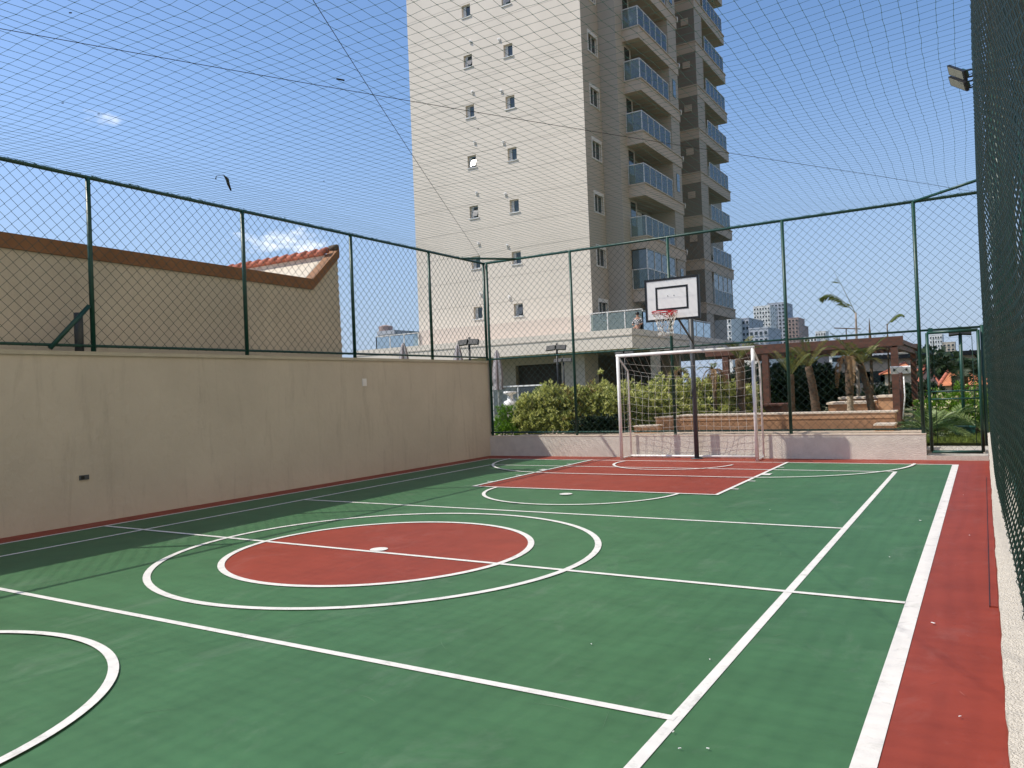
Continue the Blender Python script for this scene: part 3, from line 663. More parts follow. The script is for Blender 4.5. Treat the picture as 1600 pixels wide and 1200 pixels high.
for h in hs:
    y0, z0, y1, z1 = h[0]+TY, h[1]+TZ0, h[2]+TY, h[3]+TZ0
    b = MB(); X_ = TX1
    b.box(X_, X_+.04, y0-.07, y0, z0-.07, z1+.2); b.box(X_, X_+.04, y1, y1+.07, z0-.07, z1+.2); b.box(X_, X_+.05, y0, y1, z1, z1+.2); b.box(X_, X_+.05, y0, y1, z0-.07, z0)
    b.box(X_-.1, X_-.05, y0, y0+.05, z0, z1); b.box(X_-.1, X_-.05, y1-.05, y1, z0, z1); b.box(X_-.1, X_-.05, (y0+y1)/2-.02, (y0+y1)/2+.02, z0, z1)
    wf = b.build('window', m_frame, tw); b = MB(); b.box(X_-.15, X_-.11, y0, y1, z0, z1); b.build('pane', m_glassd, wf)
# recessed walls behind the balconies, wing side walls
b = MB()
b.quad((XB, Y2, TZ0), (XB, Y3, TZ0), (XB, Y3, TZ1), (XB, Y2, TZ1))
b.box(XB, X3-.04, YG+.25, Y3-.1, 4.4, TZ1)                       # pier between balcony and recess
b.quad((XB-2, Y3, TZ0), (XB-2, Y4, TZ0), (XB-2, Y4, TZ1), (XB-2, Y3, TZ1))
b.quad((XB, Y3, TZ0), (XB-2, Y3, TZ0), (XB-2, Y3, TZ1), (XB, Y3, TZ1))
b.quad((X3-.03, Y4, TZ0), (X3-.03, YB0-.6, TZ0), (X3-.03, YB0-.6, TZ1), (X3-.03, Y4, TZ1))
b.quad((X3, YB0-.6, TZ0), (XB, YB0-.6, TZ0), (XB, YB0-.6, TZ1), (X3, YB0-.6, TZ1))
b.quad((XB, YB0-.6, TZ0), (XB, YEND, TZ0), (XB, YEND, TZ1), (XB, YB0-.6, TZ1)); b.quad((XB, YEND, TZ0), (TX0, YEND, TZ0), (TX0, YEND, TZ1), (XB, YEND, TZ1))
b.quad((TX1, TY, TZ1), (X3, Y2, TZ1), (X3, YEND, TZ1), (TX1, YEND, TZ1))
b.build('shaded_wall', m_tower_shade, tw)
b = MB(); b.quad((XB-2, Y4, TZ0), (X3-.03, Y4, TZ0), (X3-.03, Y4, TZ1), (XB-2, Y4, TZ1)); b.build('recess_wall', mat('tower_recess_dark', (.20, .18, .15), rough=.9, var=.05, vscale=.6), tw)  # recess face in a darker grey-brown than the other walls
b = MB(); b.box(XB-.1, X2-.03, Y2+.01, Y2+1.25, TZ0, TZ1); b.build('balcony_side_wall', m_tower_shade, tw)
rbal = random.Random(17)
def balcony(f, y0, y1, gy0, gy1, left_side, idx):
    enc = idx in ENC
    b = MB(); h = .62
    b.box(XB, X3, y0, y1, f-h-.1, f-.08)                        # slab and beam
    b.box(XB, X3+.05, y0-.05, y1+.02, f-.08, f)                 # projecting lip
    bl = b.build('balcony', m_slab, tw)
    b = MB()
    if left_side: b.box(X2+.03, X3-.05, y0+.05, y0+.062, f+.03, f+1.08)
    b.box(X3-.062, X3-.05, gy0, gy1, f+.03, f+1.08)
    b.build('railing_glass', m_glassr, bl)
    b = MB(); n = 5
    if left_side:
        b.box(X2, X3-.03, y0+.03, y0+.08, f+1.08, f+1.13); b.box(X2, X2+.04, y0+.04, y0+.08, f, f+1.08)
    b.box(X3-.08, X3-.03, gy0, gy1, f+1.08, f+1.13)
    for i in range(n+1): yy = gy0+(gy1-gy0)*i/n; b.box(X3-.075, X3-.035, yy-.02, yy+.02, f, f+1.08)
    b.build('railing_frame', m_frame, bl)
    # door and ceiling behind
    b = MB(); b.box(XB-.002, XB+.02, y0+1.6, gy1-.2, f, f+2.1); b.build('balcony_door', m_glassd, bl)
    if left_side: b = MB(); b.box(X2-.04, X2-.015, y0+.3, y0+1.0, f+.75, f+2.1); b.build('balcony_window', m_glassd, bl)
    if rbal.random() < .6:
        ya = y0+1.6+rbal.random()*1.0; b = MB()
        for t in range(9): yy = ya+t*.11; b.box(XB+.03, XB+.05+.02*(t % 2), yy, yy+.1, f+.02, f+2.05)
        b.build('curtain', m_white if rbal.random() < .5 else m_cap, bl)
    if rbal.random() < .5 and not enc:
        ya = rbal.uniform(gy0+.5, gy1-1.2); b = MB(); b.lathe((XB+.9, ya, f), [(.13, 0), (.17, .35)], 10); b.build('plant_pot', m_terr, bl)
        b = MB()
        for t in range(60): dd = rdir(rbal, .1); leaf(b, Vector((XB+.9, ya, f+.35)), dd, rdir(rbal), rbal.uniform(.3, .75), .035, 0)
        b.build('potted_leaves', LEAFC[0], bl)
    if enc:
        b = MB(); b.box(X3-.1, X3-.085, gy0, gy1, f+1.15, f+2.2)
        if left_side: b.box(X2+.03, X3-.1, y0+.09, y0+.1, f+.05, f+2.2)
        b.build('glazed_enclosure', m_glassb, bl)
        b = MB(); 
        for i in range(5): yy = gy0+(gy1-gy0)*i/4; b.box(X3-.11, X3-.05, yy-.02, yy+.02, f+1.13, f+2.2)
        b.box(X3-.12, X3-.04, gy0, gy1, f+2.2, f+2.28); b.build('enclosure_frame', m_frame, bl)
    return bl
ENC = {9, 109}
for i, f in enumerate(FL):
    balcony(f, Y2, Y3, Y2+.05, YG, True, i)
    balcony(f, Y4-.02, YE4, YB0, YB1, False, 100+i)
    # small pipe cowl at the wing edge and heater box in the recess
    b = MB(); b.tube([(X3+.06, Y3-.05, f-.3), (X3+.1, Y3-.03, f-.05), (X3+.06, Y3-.05, f+.05)], .04, 6); b.build('drain_spout', m_frame, tw, True)
    b = MB(); b.box(X3-.95, X3-.45, Y4-.06, Y4-.002, f-1.75, f-1.3); b.build('heater_cover', m_slab, tw)
    if i % 2 == 1:
        b = MB(); b.box(X3-.04, X3-.0, YG+.75, YG+1.25, f+.6, f+1.7); b.build('window', m_glassb, tw)
f = FL[-1]-2.55
b = MB(); b.box(XB, X3, Y4-.02, YE4, f-.5, f); bl = b.build('balcony', m_slab, tw)
# podium under the tower with its terrace
YP, XP = 36.0, -14.83; TF = 4.37
pd = thing('podium_terrace', (-22, 40, 0), 'beige podium slab with glass railed terrace under the tower', 'terrace')
b = MB(); XL = -33.2
b.box(XL, XP, YP, 62, 3.38, 4.02); b.box(XL-.03, XP+.03, YP-.03, 62.03, 4.02, 4.08, 1); b.box(XL, XP, YP, 62, 4.08, TF)
b.build('slab', [m_tower, m_joint], pd)
def rail_run(p, q, name, n, h=1.1, z=TF):
    p, q = Vector(p), Vector(q); d = (q-p)/n; pr = d.normalized().cross(Vector((0, 0, 1)))*.008
    b = MB(); b.obox((p+q)/2+Vector((0, 0, z+h/2-.02)), (q-p)/2, pr, (0, 0, h/2-.05)); g_ = b.build('railing_glass', m_glassr, pd)
    b = MB(); b.obox((p+q)/2+Vector((0, 0, z+h)), (q-p)/2, pr*3, (0, 0, .025))
    for i in range(n+1): o_ = p+d*i; b.box(o_.x-.025, o_.x+.025, o_.y-.025, o_.y+.025, z, z+h-.03)
    b.build('railing_frame', m_frame, pd)
rail_run((TX1-.08, TY-.1, 0), (XP-.15, TY-.1, 0), 'r', 3)
ye = atx(1110, 515, XP-.15).y
rail_run((XP-.15, TY-.1, 0), (XP-.15, ye, 0), 'r', 8, 1.0)
rail_run((XL+.1, TY-.1, 0), (TX0, TY-.1, 0), 'r', 3, .95); rail_run((XL+.1, TY-.1, 0), (XL+.1, 48, 0), 'r', 6, .95)
# ground-floor walls; dark sheets paint in the shade of the openings
yb = 38.6
def X(px_): return aty(px_, 590, yb).x
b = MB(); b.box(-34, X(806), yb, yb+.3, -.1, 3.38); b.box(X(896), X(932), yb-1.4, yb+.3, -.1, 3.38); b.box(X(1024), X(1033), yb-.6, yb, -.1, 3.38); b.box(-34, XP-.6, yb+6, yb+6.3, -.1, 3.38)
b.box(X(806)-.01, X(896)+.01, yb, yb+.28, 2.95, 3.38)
b.build('ground_floor_wall', m_tower_shade, pd)
b = MB(); b.box(X(806), X(896), yb+.4, yb+.45, -.1, 3.0); b.build('opening_shade', m_dark, pd)
b = MB(); b.box(X(932), XP-.6, yb+3.0, yb+3.05, -.1, 3.38); b.build('opening_shade', m_dark, pd)
# person sitting behind the corner of the terrace railing
q = aty(997, 513, 37.55); TF -= .42
pe = thing('person', (q.x, q.y, TF), 'person in dark checkered shirt sitting behind the terrace parapet', 'person')
x, y, z = q.x, q.y, TF
m_skin = mat('skin', (.35, .19, .13), rough=.6)
J = [(x, y, z+.48, .13), (x, y, z+.75, .14), (x, y, z+.98, .13), (x, y-.01, z+1.08, .05), (x, y-.02, z+1.18, .075), (x, y-.02, z+1.27, .08),
     (x-.19, y, z+.97, .06), (x-.27, y-.05, z+.72, .045), (x-.15, y-.25, z+.66, .035), (x+.19, y, z+.97, .06), (x+.27, y-.05, z+.72, .045), (x+.15, y-.25, z+.66, .035),
     (x-.1, y-.38, z+.5, .075), (x-.1, y-.42, z+.06, .05), (x+.1, y-.38, z+.5, .075), (x+.1, y-.42, z+.06, .05)]
Ed = [(0, 1), (1, 2), (2, 3), (3, 4), (4, 5), (2, 6), (6, 7), (7, 8), (2, 9), (9, 10), (10, 11), (0, 12), (12, 13), (0, 14), (14, 15)]
# (skin layer exists only through bmesh/ops; build it with bmesh)
import bmesh
def skin_body(name, J, Ed, m_, parent):
    bm = bmesh.new(); off = wloc(parent); ly = bm.verts.layers.skin.verify(); vs = []
    for j in J:
        v = bm.verts.new(Vector(j[:3])-off); v[ly].radius = (j[3], j[3]); vs.append(v)
    vs[0][ly].use_root = True
    for a_, b_ in Ed: bm.edges.new((vs[a_], vs[b_]))
    me = bpy.data.meshes.new(name); bm.to_mesh(me); bm.free(); me.materials.append(m_)
    o = bpy.data.objects.new(name, me); COL.objects.link(o); o.parent = parent
    o.modifiers.new('skin', 'SKIN').use_smooth_shade = True; ss = o.modifiers.new('sub', 'SUBSURF'); ss.levels = 1; ss.render_levels = 1
    return o
skin_body('body', J, Ed, m_skin, pe)
mchk = mat('checkered_shirt', (.03, .03, .035), rough=.9)
n_ = mchk.node_tree.nodes; ck = n_.new('ShaderNodeTexChecker'); ck.inputs['Scale'].default_value = 14; ck.inputs[1].default_value = (.5, .5, .5, 1); ck.inputs[2].default_value = (.02, .02, .03, 1)
tc2 = n_.new('ShaderNodeTexCoord'); mchk.node_tree.links.new(tc2.outputs['Object'], ck.inputs[0]); mchk.node_tree.links.new(ck.outputs[0], n_['Principled BSDF'].inputs['Base Color'])
skin_body('shirt', [(a_, b2_, c2_, r_*1.3) for a_, b2_, c2_, r_ in J[:3]]+[(a_, b2_, c2_, r_*1.45) for a_, b2_, c2_, r_ in (J[6], J[7], J[9], J[10])], [(0, 1), (1, 2), (2, 3), (3, 4), (2, 5), (5, 6)], mchk, pe)
b = MB(); b.lathe((x, y-.005, z+1.2), [(.02, -.03), (.09, 0), (.108, .06), (.095, .12), (.05, .155), (.01, .165)], 12); b.build('hair', m_black, pe, True)
b = MB(); b.box(x-.17, x+.17, y-.2, y+.2, TF, TF+.4); b.box(x-.17, x+.17, y+.2, y+.24, TF, TF+.8)
one('terrace_chair', b, m_black, (x, y, TF), 'dark chair under the seated person on the terrace', 'chair')

TF += .42
# ------------------------------------------------------------------ foliage helpers
def shrub(name, loc, rx, ry, h, nclump, seed, label, cat, group, mats, L=.085, wts=(0, 0, 0, 1, 1, 1, 2, 2, 3), stems=7, z0=0):
    r = random.Random(seed); o = thing(name, loc, label, cat, group); lx, ly, lz = loc
    b = MB()
    for i in range(nclump):
        d = rdir(r, -.15); k = r.random()**.4
        lump = 1+.16*math.sin(5*d.x+seed)*math.cos(4*d.y+seed*2)+.12*math.sin(9*d.z+seed)
        c0 = Vector((lx+d.x*rx*k*lump, ly+d.y*ry*k*lump, lz+z0+(h-z0)*(.28+.6*max(-.3, d.z)*k*lump)+r.uniform(-.05, .05)*h))
        up = (d+Vector((0, 0, 1))).normalized()
        base = r.choice(wts)
        for j in range(r.randint(7, 11)):
            dd = (up+rdir(r)*.9).normalized(); mi = base if r.random() < .6 else r.choice(wts)
            leaf(b, c0+rdir(r)*.03, dd, rdir(r), L*r.uniform(.7, 1.2), L*.17*r.uniform(.8, 1.3), min(mi, len(mats)-1))
    b.build('foliage', mats, o)
    b = MB()
    for i in range(stems):
        a = r.uniform(0, 6.28); t = Vector((lx+math.cos(a)*rx*.7, ly+math.sin(a)*ry*.7, lz+h*r.uniform(.6, .95)))
        p = Vector((lx+math.cos(a)*rx*.15, ly+math.sin(a)*ry*.15, lz)); b.tube([p, (p+t)/2+Vector((r.uniform(-.05, .05), 0, .05)), t], [.012, .009, .004], 5)
    b.build('stem', m_bark, o, True)
    return o
def frond(b, p, az, L, rise, droop, nl, ll, lw, mi, rmi, r, vee=.5, twist=0):
    pts = []; d = Vector((math.cos(az), math.sin(az), 0)); n = 12
    for i in range(n+1):
        t = i/n; pts.append(Vector(p)+d*(L*t*(1-.25*t*droop))+Vector((0, 0, L*(rise*t-droop*t*t))))
    b.tube(pts, [.012*(1-t/n*.85) for t in range(n+1)], 4, rmi)
    side = d.cross(Vector((0, 0, 1))).normalized()
    for i in range(nl):
        t = .12+.88*i/nl; k = t*n; a = int(k); fr = k-a
        if a >= n: a = n-1; fr = 1
        q = pts[a].lerp(pts[a+1], fr); tg = (pts[a+1]-pts[a]).normalized(); nrm = side.cross(tg).normalized()
        sz = ll*(math.sin(math.pi*min(1, t*.85+.12))**.6)
        for s in (-1, 1):
            dd = (side*s+tg*.75+nrm*(vee if nrm.z > 0 else -vee)*.5+rdir(r)*.12-Vector((0, 0, .25*droop))).normalized()
            leaf(b, q, dd, nrm, sz*r.uniform(.85, 1.1), lw, mi)
def palm(loc, tb, th, tr0, tr1, nf, fl_, label, seed, mats=LEAFP, mtr=None, rise=.9, droop=.9, lean=(0, 0), group='palms in the garden beyond the fence', dry=0, upper=None, shaft=False, name='palm_tree'):
    r = random.Random(seed); o = thing(name, loc, label, 'palm tree', group); base = Vector(loc)
    n = 22; pts = []; rr = []
    for i in range(n+1):
        t = i/n; pts.append(base+Vector((lean[0]*t*t, lean[1]*t*t, th*t)))
        rr.append((tr0+(tr1-tr0)*t)*(1+(0 if shaft else .12*(i % 2))))
    b = MB(); sp = int(n*(upper if upper else 1))
    b.tube(pts[:sp+1], rr[:sp+1], 12); b.build('trunk', mtr or m_trunk, o, True)
    if upper:
        b = MB(); b.tube(pts[sp:], [x_*1.25 for x_ in rr[sp:]], 12)
        for i in range(60):
            a = r.uniform(0, 6.28); q = pts[sp].lerp(pts[-1], r.random()); d = Vector((math.cos(a), math.sin(a), .8)).normalized(); leaf(b, q+d*tr1*.7, d, Vector((0, 0, 1)), .12, .02, 0)
        b.build('leaf_bases', m_trunk, o, True)
    top = pts[-1]
    for k in range(nf):
        b = MB(); az = k*2.399+r.uniform(-.3, .3); ri = rise*r.uniform(.6, 1.25); dr = droop*r.uniform(.7, 1.2); isd = k < dry
        if isd: ri, dr = .55, 1.6
        frond(b, top-Vector((0, 0, .03)), az, fl_*r.uniform(.85, 1.1), ri, dr, 26, fl_*.26, fl_*.011+.003, 0, 1, r)
        b.build('frond', [(LEAFDRY if isd else mats)[k % 2], (LEAFDRY if isd else mats)[1]], o)
    return o
def cycad(loc, R_, nf, label, seed, mats=LEAFC, rise=.9, droop=.8, group='cycads in the garden', ll=.2):
    r = random.Random(seed); o = thing('cycad', loc, label, 'cycad', group)
    b = MB(); b.lathe(loc, [(.09, 0), (.11, .08), (.07, .16)], 10); b.build('trunk', m_trunk, o, True)
    for k in range(nf):
        b = MB(); az = k*2.399; frond(b, Vector(loc)+Vector((0, 0, .12)), az, R_*r.uniform(.8, 1.15), rise*r.uniform(.35, 1.3), droop*r.uniform(.6, 1.1), 30, ll, .009, 0, 1, r, 1)
        b.build('frond', [mats[k % 2], mats[0]], o)
    return o

# ------------------------------------------------------------------ garden beyond the far fence
GZ = .2
b = MB(); b.box(-34, -.95, YW+.3, 62, -.055, GZ-.02); b.box(-.95, 14, 16.4, 62, -.055, GZ-.02); tag(b.build('garden_ground', m_soil), kind='structure')
b = MB(); b.box(-9, -.95, YW+.16, YW+.3, -.05, LW+.012); b.box(-6.7, -.95, YW+.3, 15.9, GZ-.015, LW+.008); tag(b.build('garden_paving', m_pave), kind='structure')
b = MB(); b.box(-.95, 1.2, YW+.5, 16.4, -.05, GZ-.07); tag(b.build('garden_path', m_conctop), kind='structure')
b = MB(); b.box(-13, -1.5, 18.4, 21, GZ-.015, GZ); tag(b.build('garden_walk', m_pave), kind='structure')
# lawn
b = MB(); rg = random.Random(11)
b.box(-1.1, 6, 16.3, 24, GZ-.015, GZ+.02)
for i in range(16000):
    x, y = rg.uniform(-1.2, 3.2), 16.2+7*rg.random()**1.5; d = (Vector((0, 0, 1))+rdir(rg)*.5).normalized(); leaf(b, Vector((x, y, GZ)), d, rdir(rg), rg.uniform(.05, .13), .008, 0)
for i in range(2500):
    x, y = rg.uniform(-7.5, -5), rg.uniform(26, 30); d = (Vector((0, 0, 1))+rdir(rg)*.5).normalized(); leaf(b, Vector((x, y, GZ)), d, rdir(rg), rg.uniform(.05, .13), .01, 0)
tag(b.build('lawn_grass', m_grass), 'short green lawn grass behind the gate', 'grass', kind='stuff')
# stone bench
YBn = 16.1
bn = thing('stone_bench', (-3.8, YBn, GZ), 'long low sandstone bench wall with pale cap behind the goal', 'bench')
L0, R0 = aty(1062, 645, YBn).x, aty(1398, 645, YBn).x; zt = (aty(1100, 646, YBn).z+aty(1380, 644, YBn).z)/2
b = MB(); b.box(L0, R0, YBn, YBn+.35, LW-.05, zt-.13, 1); b.box(L0, R0, YBn-.012, YBn+.35, zt-.13, zt-.03, 0); b.build('back_wall', [m_stone, m_stone2], bn)
b = MB(); b.box(L0-.02, R0+.03, YBn-.03, YBn+.38, zt-.03, zt); b.build('cap', m_cap, bn)
a0 = aty(1368, 665, YBn-.5).x; a1 = aty(1397, 665, YBn-.5).x; za = aty(1380, 662, YBn-.5).z
b = MB(); b.box(a0, a1, YBn-.62, YBn-.02, LW-.1, za-.03); b.build('arm_block', m_stone, bn); b = MB(); b.box(a0-.02, a1+.02, YBn-.64, YBn-.035, za-.03, za); b.build('arm_cap', m_cap, bn)
cL = [(L0, YBn), (L0-.18, YBn-.02), (L0-.33, YBn-.1), (L0-.46, YBn-.24)]
b = MB(); b.prism(cL+[(L0-.3, YBn+.1), (L0, YBn+.34)], LW-.05, zt-.05); b.build('curved_end', m_stone, bn)
b = MB(); b.prism([(p_[0]-.02, p_[1]-.03) for p_ in cL]+[(L0-.3, YBn+.14), (L0-.021, YBn+.36)], zt-.05, zt-.02); b.build('curved_cap', m_cap, bn)
b = MB(); b.prism([(L0-.75, YBn-.75), (L0-.3, YBn-.6), (L0-.28, YBn-.35), (L0-.45, YBn-.22), (L0-.8, YBn-.4)], LW-.05, LW+.14); b.prism([(L0-.77, YBn-.77), (L0-.28, YBn-.62), (L0-.26, YBn-.34), (L0-.45, YBn-.2), (L0-.82, YBn-.4)], LW+.14, LW+.165, 1); b.build('left_arm', [m_stone, m_cap], bn)
# shrubs
shr = [(aty(px_, 640, Y_).x, Y_, rx_, ry_, h_) for px_, Y_, rx_, ry_, h_ in ((792, 16.3, .42, .4, 1.0), (826, 16.5, .42, .4, 1.22), (858, 16.7, .6, .5, 1.46), (905, 16.9, .68, .55, 1.55), (948, 17.0, .68, .55, 1.56), (990, 17.4, .68, .55, 1.55), (1030, 17.8, .68, .55, 1.5), (1068, 18.2, .72, .55, 1.5), (1110, 18.6, .72, .55, 1.5), (1152, 19.2, .55, .5, 1.4))]
names_s = ['bright green low bush in the corner beside the left wall', 'small yellow green shrub beside the white pedestal', 'variegated shrub left of the second far fence post', 'variegated shrub with red brown inner leaves behind the second far fence post', 'tall yellow green shrub with a twig sticking up', 'yellow green shrub just left of the left goalpost', 'yellow green shrub seen through the left of the goal net', 'yellow green shrub seen behind the middle of the goal net', 'yellow green shrub seen left of the right goalpost', 'small yellow green shrub behind the right goalpost']
for i, (x, y, rx, ry, h) in enumerate(shr):
    if i == 0: shrub('shrub', (x, y, GZ), rx, ry, h, 420, 31, names_s[i], 'shrub', 'shrubs behind the far fence', LEAFG, .07, (0, 0, 1), 5)
    else: shrub('shrub', (x, y, GZ), rx, ry, h, 1250, 30+i, names_s[i], 'shrub', 'shrubs behind the far fence', LEAF, .095, (0, 0, 0, 1, 1, 1, 0, 2, 2) if i != 3 else (0, 0, 1, 1, 2, 2, 3, 3), 9)
rt = random.Random(12); q0 = aty(915, 605, 16.8); q1 = aty(938, 582, 16.8)
b = MB(); b.tube([q0-Vector((.1, 0, .2)), q0, q1], .006, 5, mi=2)
for i in range(40): leaf(b, q1+rdir(rt)*.03, (Vector((0, 0, .6))+rdir(rt)).normalized(), rdir(rt), .09, .016, rt.choice((0, 1)))
one('twig', b, [LEAF[0], LEAF[1], m_bark], q0, 'single leafy twig rising above the shrubs', 'twig')
# dark under hedge behind the fence between second and third posts
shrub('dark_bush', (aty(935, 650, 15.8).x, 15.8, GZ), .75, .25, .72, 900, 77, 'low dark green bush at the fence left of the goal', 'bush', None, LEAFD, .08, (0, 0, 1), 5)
# palms
def pal(px_, pyb, pyt, Y, r0, r1, nf, fl_, lab, seed, **k):
    p = aty(px_, pyb, Y); t = aty(px_, pyt, Y); return palm((p.x, p.y, GZ), None, t.z-GZ, r0, r1, nf, fl_, lab, seed, **k)
pal(1063, 640, 578, 18.6, .05, .055, 9, .55, 'slim palm with dry fronds seen through the goal net beside the green post', 101, upper=.55, dry=5, rise=.7, droop=.8)
pal(1118, 640, 576, 18.2, .035, .04, 8, .5, 'young palm with a tied up dark crown seen in the goal', 102, upper=.72, dry=6, rise=.9, droop=.7)
pal(1159, 640, 560, 18.6, .085, .08, 9, .62, 'stocky palm just left of the right goalpost', 103, upper=.5, rise=1.3, droop=.7)
pal(1238, 640, 585, 19.5, .06, .07, 7, .6, 'narrow palm behind the fourth far fence post', 104, rise=1.25, droop=.5)
pal(1276, 640, 572, 20.2, .11, .08, 10, .62, 'leaning stout palm with a blue green crown right of the goal', 105, lean=(-.15, 0), rise=1.35, droop=.7)
pal(1329, 640, 556, 18.6, .07, .058, 9, .62, 'palm with patterned trunk and drooping dry fronds', 106, upper=.5, mtr=m_trunkp, dry=3, rise=1.1, droop=1.0)
pal(1364, 640, 568, 18.8, .085, .065, 10, .66, 'palm with dark curved trunk and green crown in front of the planter', 107, lean=(-.22, 0), rise=1.35, droop=.7)
def tallp(px_, pyt, Y, r0, nf, fl_, lab, seed, az0, droop, m_=None):
    p = aty(px_, 620, Y); t = aty(px_-4, pyt, Y); r = random.Random(seed); o = thing('tall_palm', (p.x, p.y, GZ), lab, 'palm tree', 'tall thin palms')
    b = MB(); n = 10; b.tube([Vector((p.x+(t.x-p.x)*i/n, Y, GZ+(t.z-GZ)*i/n)) for i in range(n+1)], [r0*(1-.55*i/n) for i in range(n+1)], 8); b.build('trunk', m_ or m_trunkg, o, True)
    for k in range(nf):
        b = MB(); frond(b, (t.x, Y, t.z-.05), az0+k*.35, fl_*(1 if k == 0 else .55), [1.45, 2.6][k % 2], [1.05, .6][k % 2], 26 if k == 0 else 2, fl_*.34, .03, 0, 1, r, -.9); b.build('frond', [LEAFP[0], LEAFP[1]], o)
tallp(1341, 488, 24, .055, 2, 1.3, 'tall thin palm with one frond arching left above the pergola', 201, math.radians(175), 1.15)
tallp(1390, 506, 25, .035, 1, .62, 'shorter thin palm with a frond arching right above the pergola', 202, math.radians(0), 1.0, m_bark)
cy = [((1452, 672), 17.2, .85, 20, 'large cycad left of the gate with arching fronds'), ((1530, 668), 18.2, .8, 18, 'cycad behind the right side of the gate'), ((1215, 640), 20.5, .55, 14, 'small cycad under the pergola right of the goal'), ((1478, 662), 18.8, .8, 18, 'cycad seen through the middle of the gate')]
for i, (p_, Y, R_, nf, lab) in enumerate(cy):
    q = aty(p_[0], p_[1], Y); cycad((q.x, Y, GZ), R_, nf, lab, 300+i)
q = aty(1500, 600, 25); palm((q.x, 25, GZ), None, 1.2, .2, .2, 26, 1.35, 'big dark palm crown behind the orange roof', 401, mats=LEAFD, rise=1.0, droop=.9, group=None)
# yellow flower bush behind gate
for i, (px_, Y) in enumerate(((1465, 20.5), (1500, 20.2), (1532, 20.5))):
    q = aty(px_, 625, Y); shrub('flowering_bush', (q.x, Y, GZ), .5, .4, aty(px_, 600, Y).z-GZ, 330, 500+i, ['leafy green bush at the left of the gate opening', 'leafy green bush with pale flowers behind the lamp pole', 'leafy green bush at the right of the gate opening'][i], 'bush', 'bushes behind the gate', LEAFG+[mat('petal', (.7, .65, .4), rough=.6)], .09, (0, 0, 0, 1, 1, 2), 4)
# hedges
for i, (pa, pb, pt_, Y) in enumerate(((1196, 1262, 574, 26), (1262, 1326, 573, 26.5), (1326, 1440, 606, 30), (1100, 1196, 580, 27), (1400, 1470, 600, 31))):
    A, B_ = aty(pa, 600, Y), aty(pb, 600, Y); h = aty((pa+pb)/2, pt_, Y).z-GZ
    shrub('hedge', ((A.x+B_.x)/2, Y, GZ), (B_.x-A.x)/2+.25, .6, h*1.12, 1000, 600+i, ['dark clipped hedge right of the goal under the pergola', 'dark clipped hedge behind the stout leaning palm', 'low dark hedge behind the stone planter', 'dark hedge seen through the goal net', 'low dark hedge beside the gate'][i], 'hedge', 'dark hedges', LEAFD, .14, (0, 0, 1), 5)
# planters
pl = [((1312, 1378), (621, 632), 22.0, m_stone, 'upper sandstone planter behind the patterned palm'), ((1294, 1362), (629, 641), 20.6, m_stone2, 'lower sandstone planter seat behind the patterned palm'), ((1372, 1404), (618, 640), 21.0, m_stone, 'small sandstone block beside the pergola post'), ((1190, 1222), (632, 646), 19.6, m_wood, 'dark red wooden planter box right of the goal')]
for (xa, xb), (ya, yb_), Y, m_, lab in pl:
    A, B_ = aty(xa, ya, Y), aty(xb, yb_, Y); o = thing('planter', ((A.x+B_.x)/2, Y, GZ), lab, 'planter', 'planters in the garden')
    b = MB(); b.box(A.x, B_.x, Y, Y+.9, GZ, A.z-.05); b.build('body', m_, o); b = MB(); b.box(A.x-.04, B_.x+.04, Y-.04, Y+.94, A.z-.05, A.z); b.build('cap', m_cap if m_ != m_wood else m_wood, o)
# pergola
YPg = 21.0
pg = thing('pergola', (-5, YPg, GZ), 'dark red wooden pergola in the garden behind the goal', 'pergola')
pr = aty(1398, 560, YPg).x; zt = aty(1405, 527, YPg).z; pL = aty(1120, 560, YPg).x; ybk = atx(1427, 560, pr).y
for xx, yy in [(aty(p_, 560, YPg).x, YPg) for p_ in (1134, 1196, 1398)]+[(pr, ybk), (aty(1196, 560, YPg).x, ybk)]:
    b = MB(); b.box(xx-.08, xx+.08, yy-.08, yy+.08, GZ, zt-.24); b.build('post', m_wood, pg)
for yy in (YPg, ybk):
    b = MB(); b.box(pL-.3, pr+.2, yy-.05, yy+.05, zt-.2, zt+.03); b.build('beam', m_wood, pg)
for xx in (pr, pL):
    b = MB(); b.box(xx-.06, xx+.06, YPg+.061, ybk-.061, zt-.265, zt-.04); b.build('beam', m_wood, pg)
n = 26
b = MB()
for i in range(n): xx = pL-.2+(pr+.3-pL)*i/(n-1); b.box(xx-.025, xx+.025, YPg+.07, ybk-.07, zt-.13, zt-.02)
b.build('rafters', m_wood, pg)
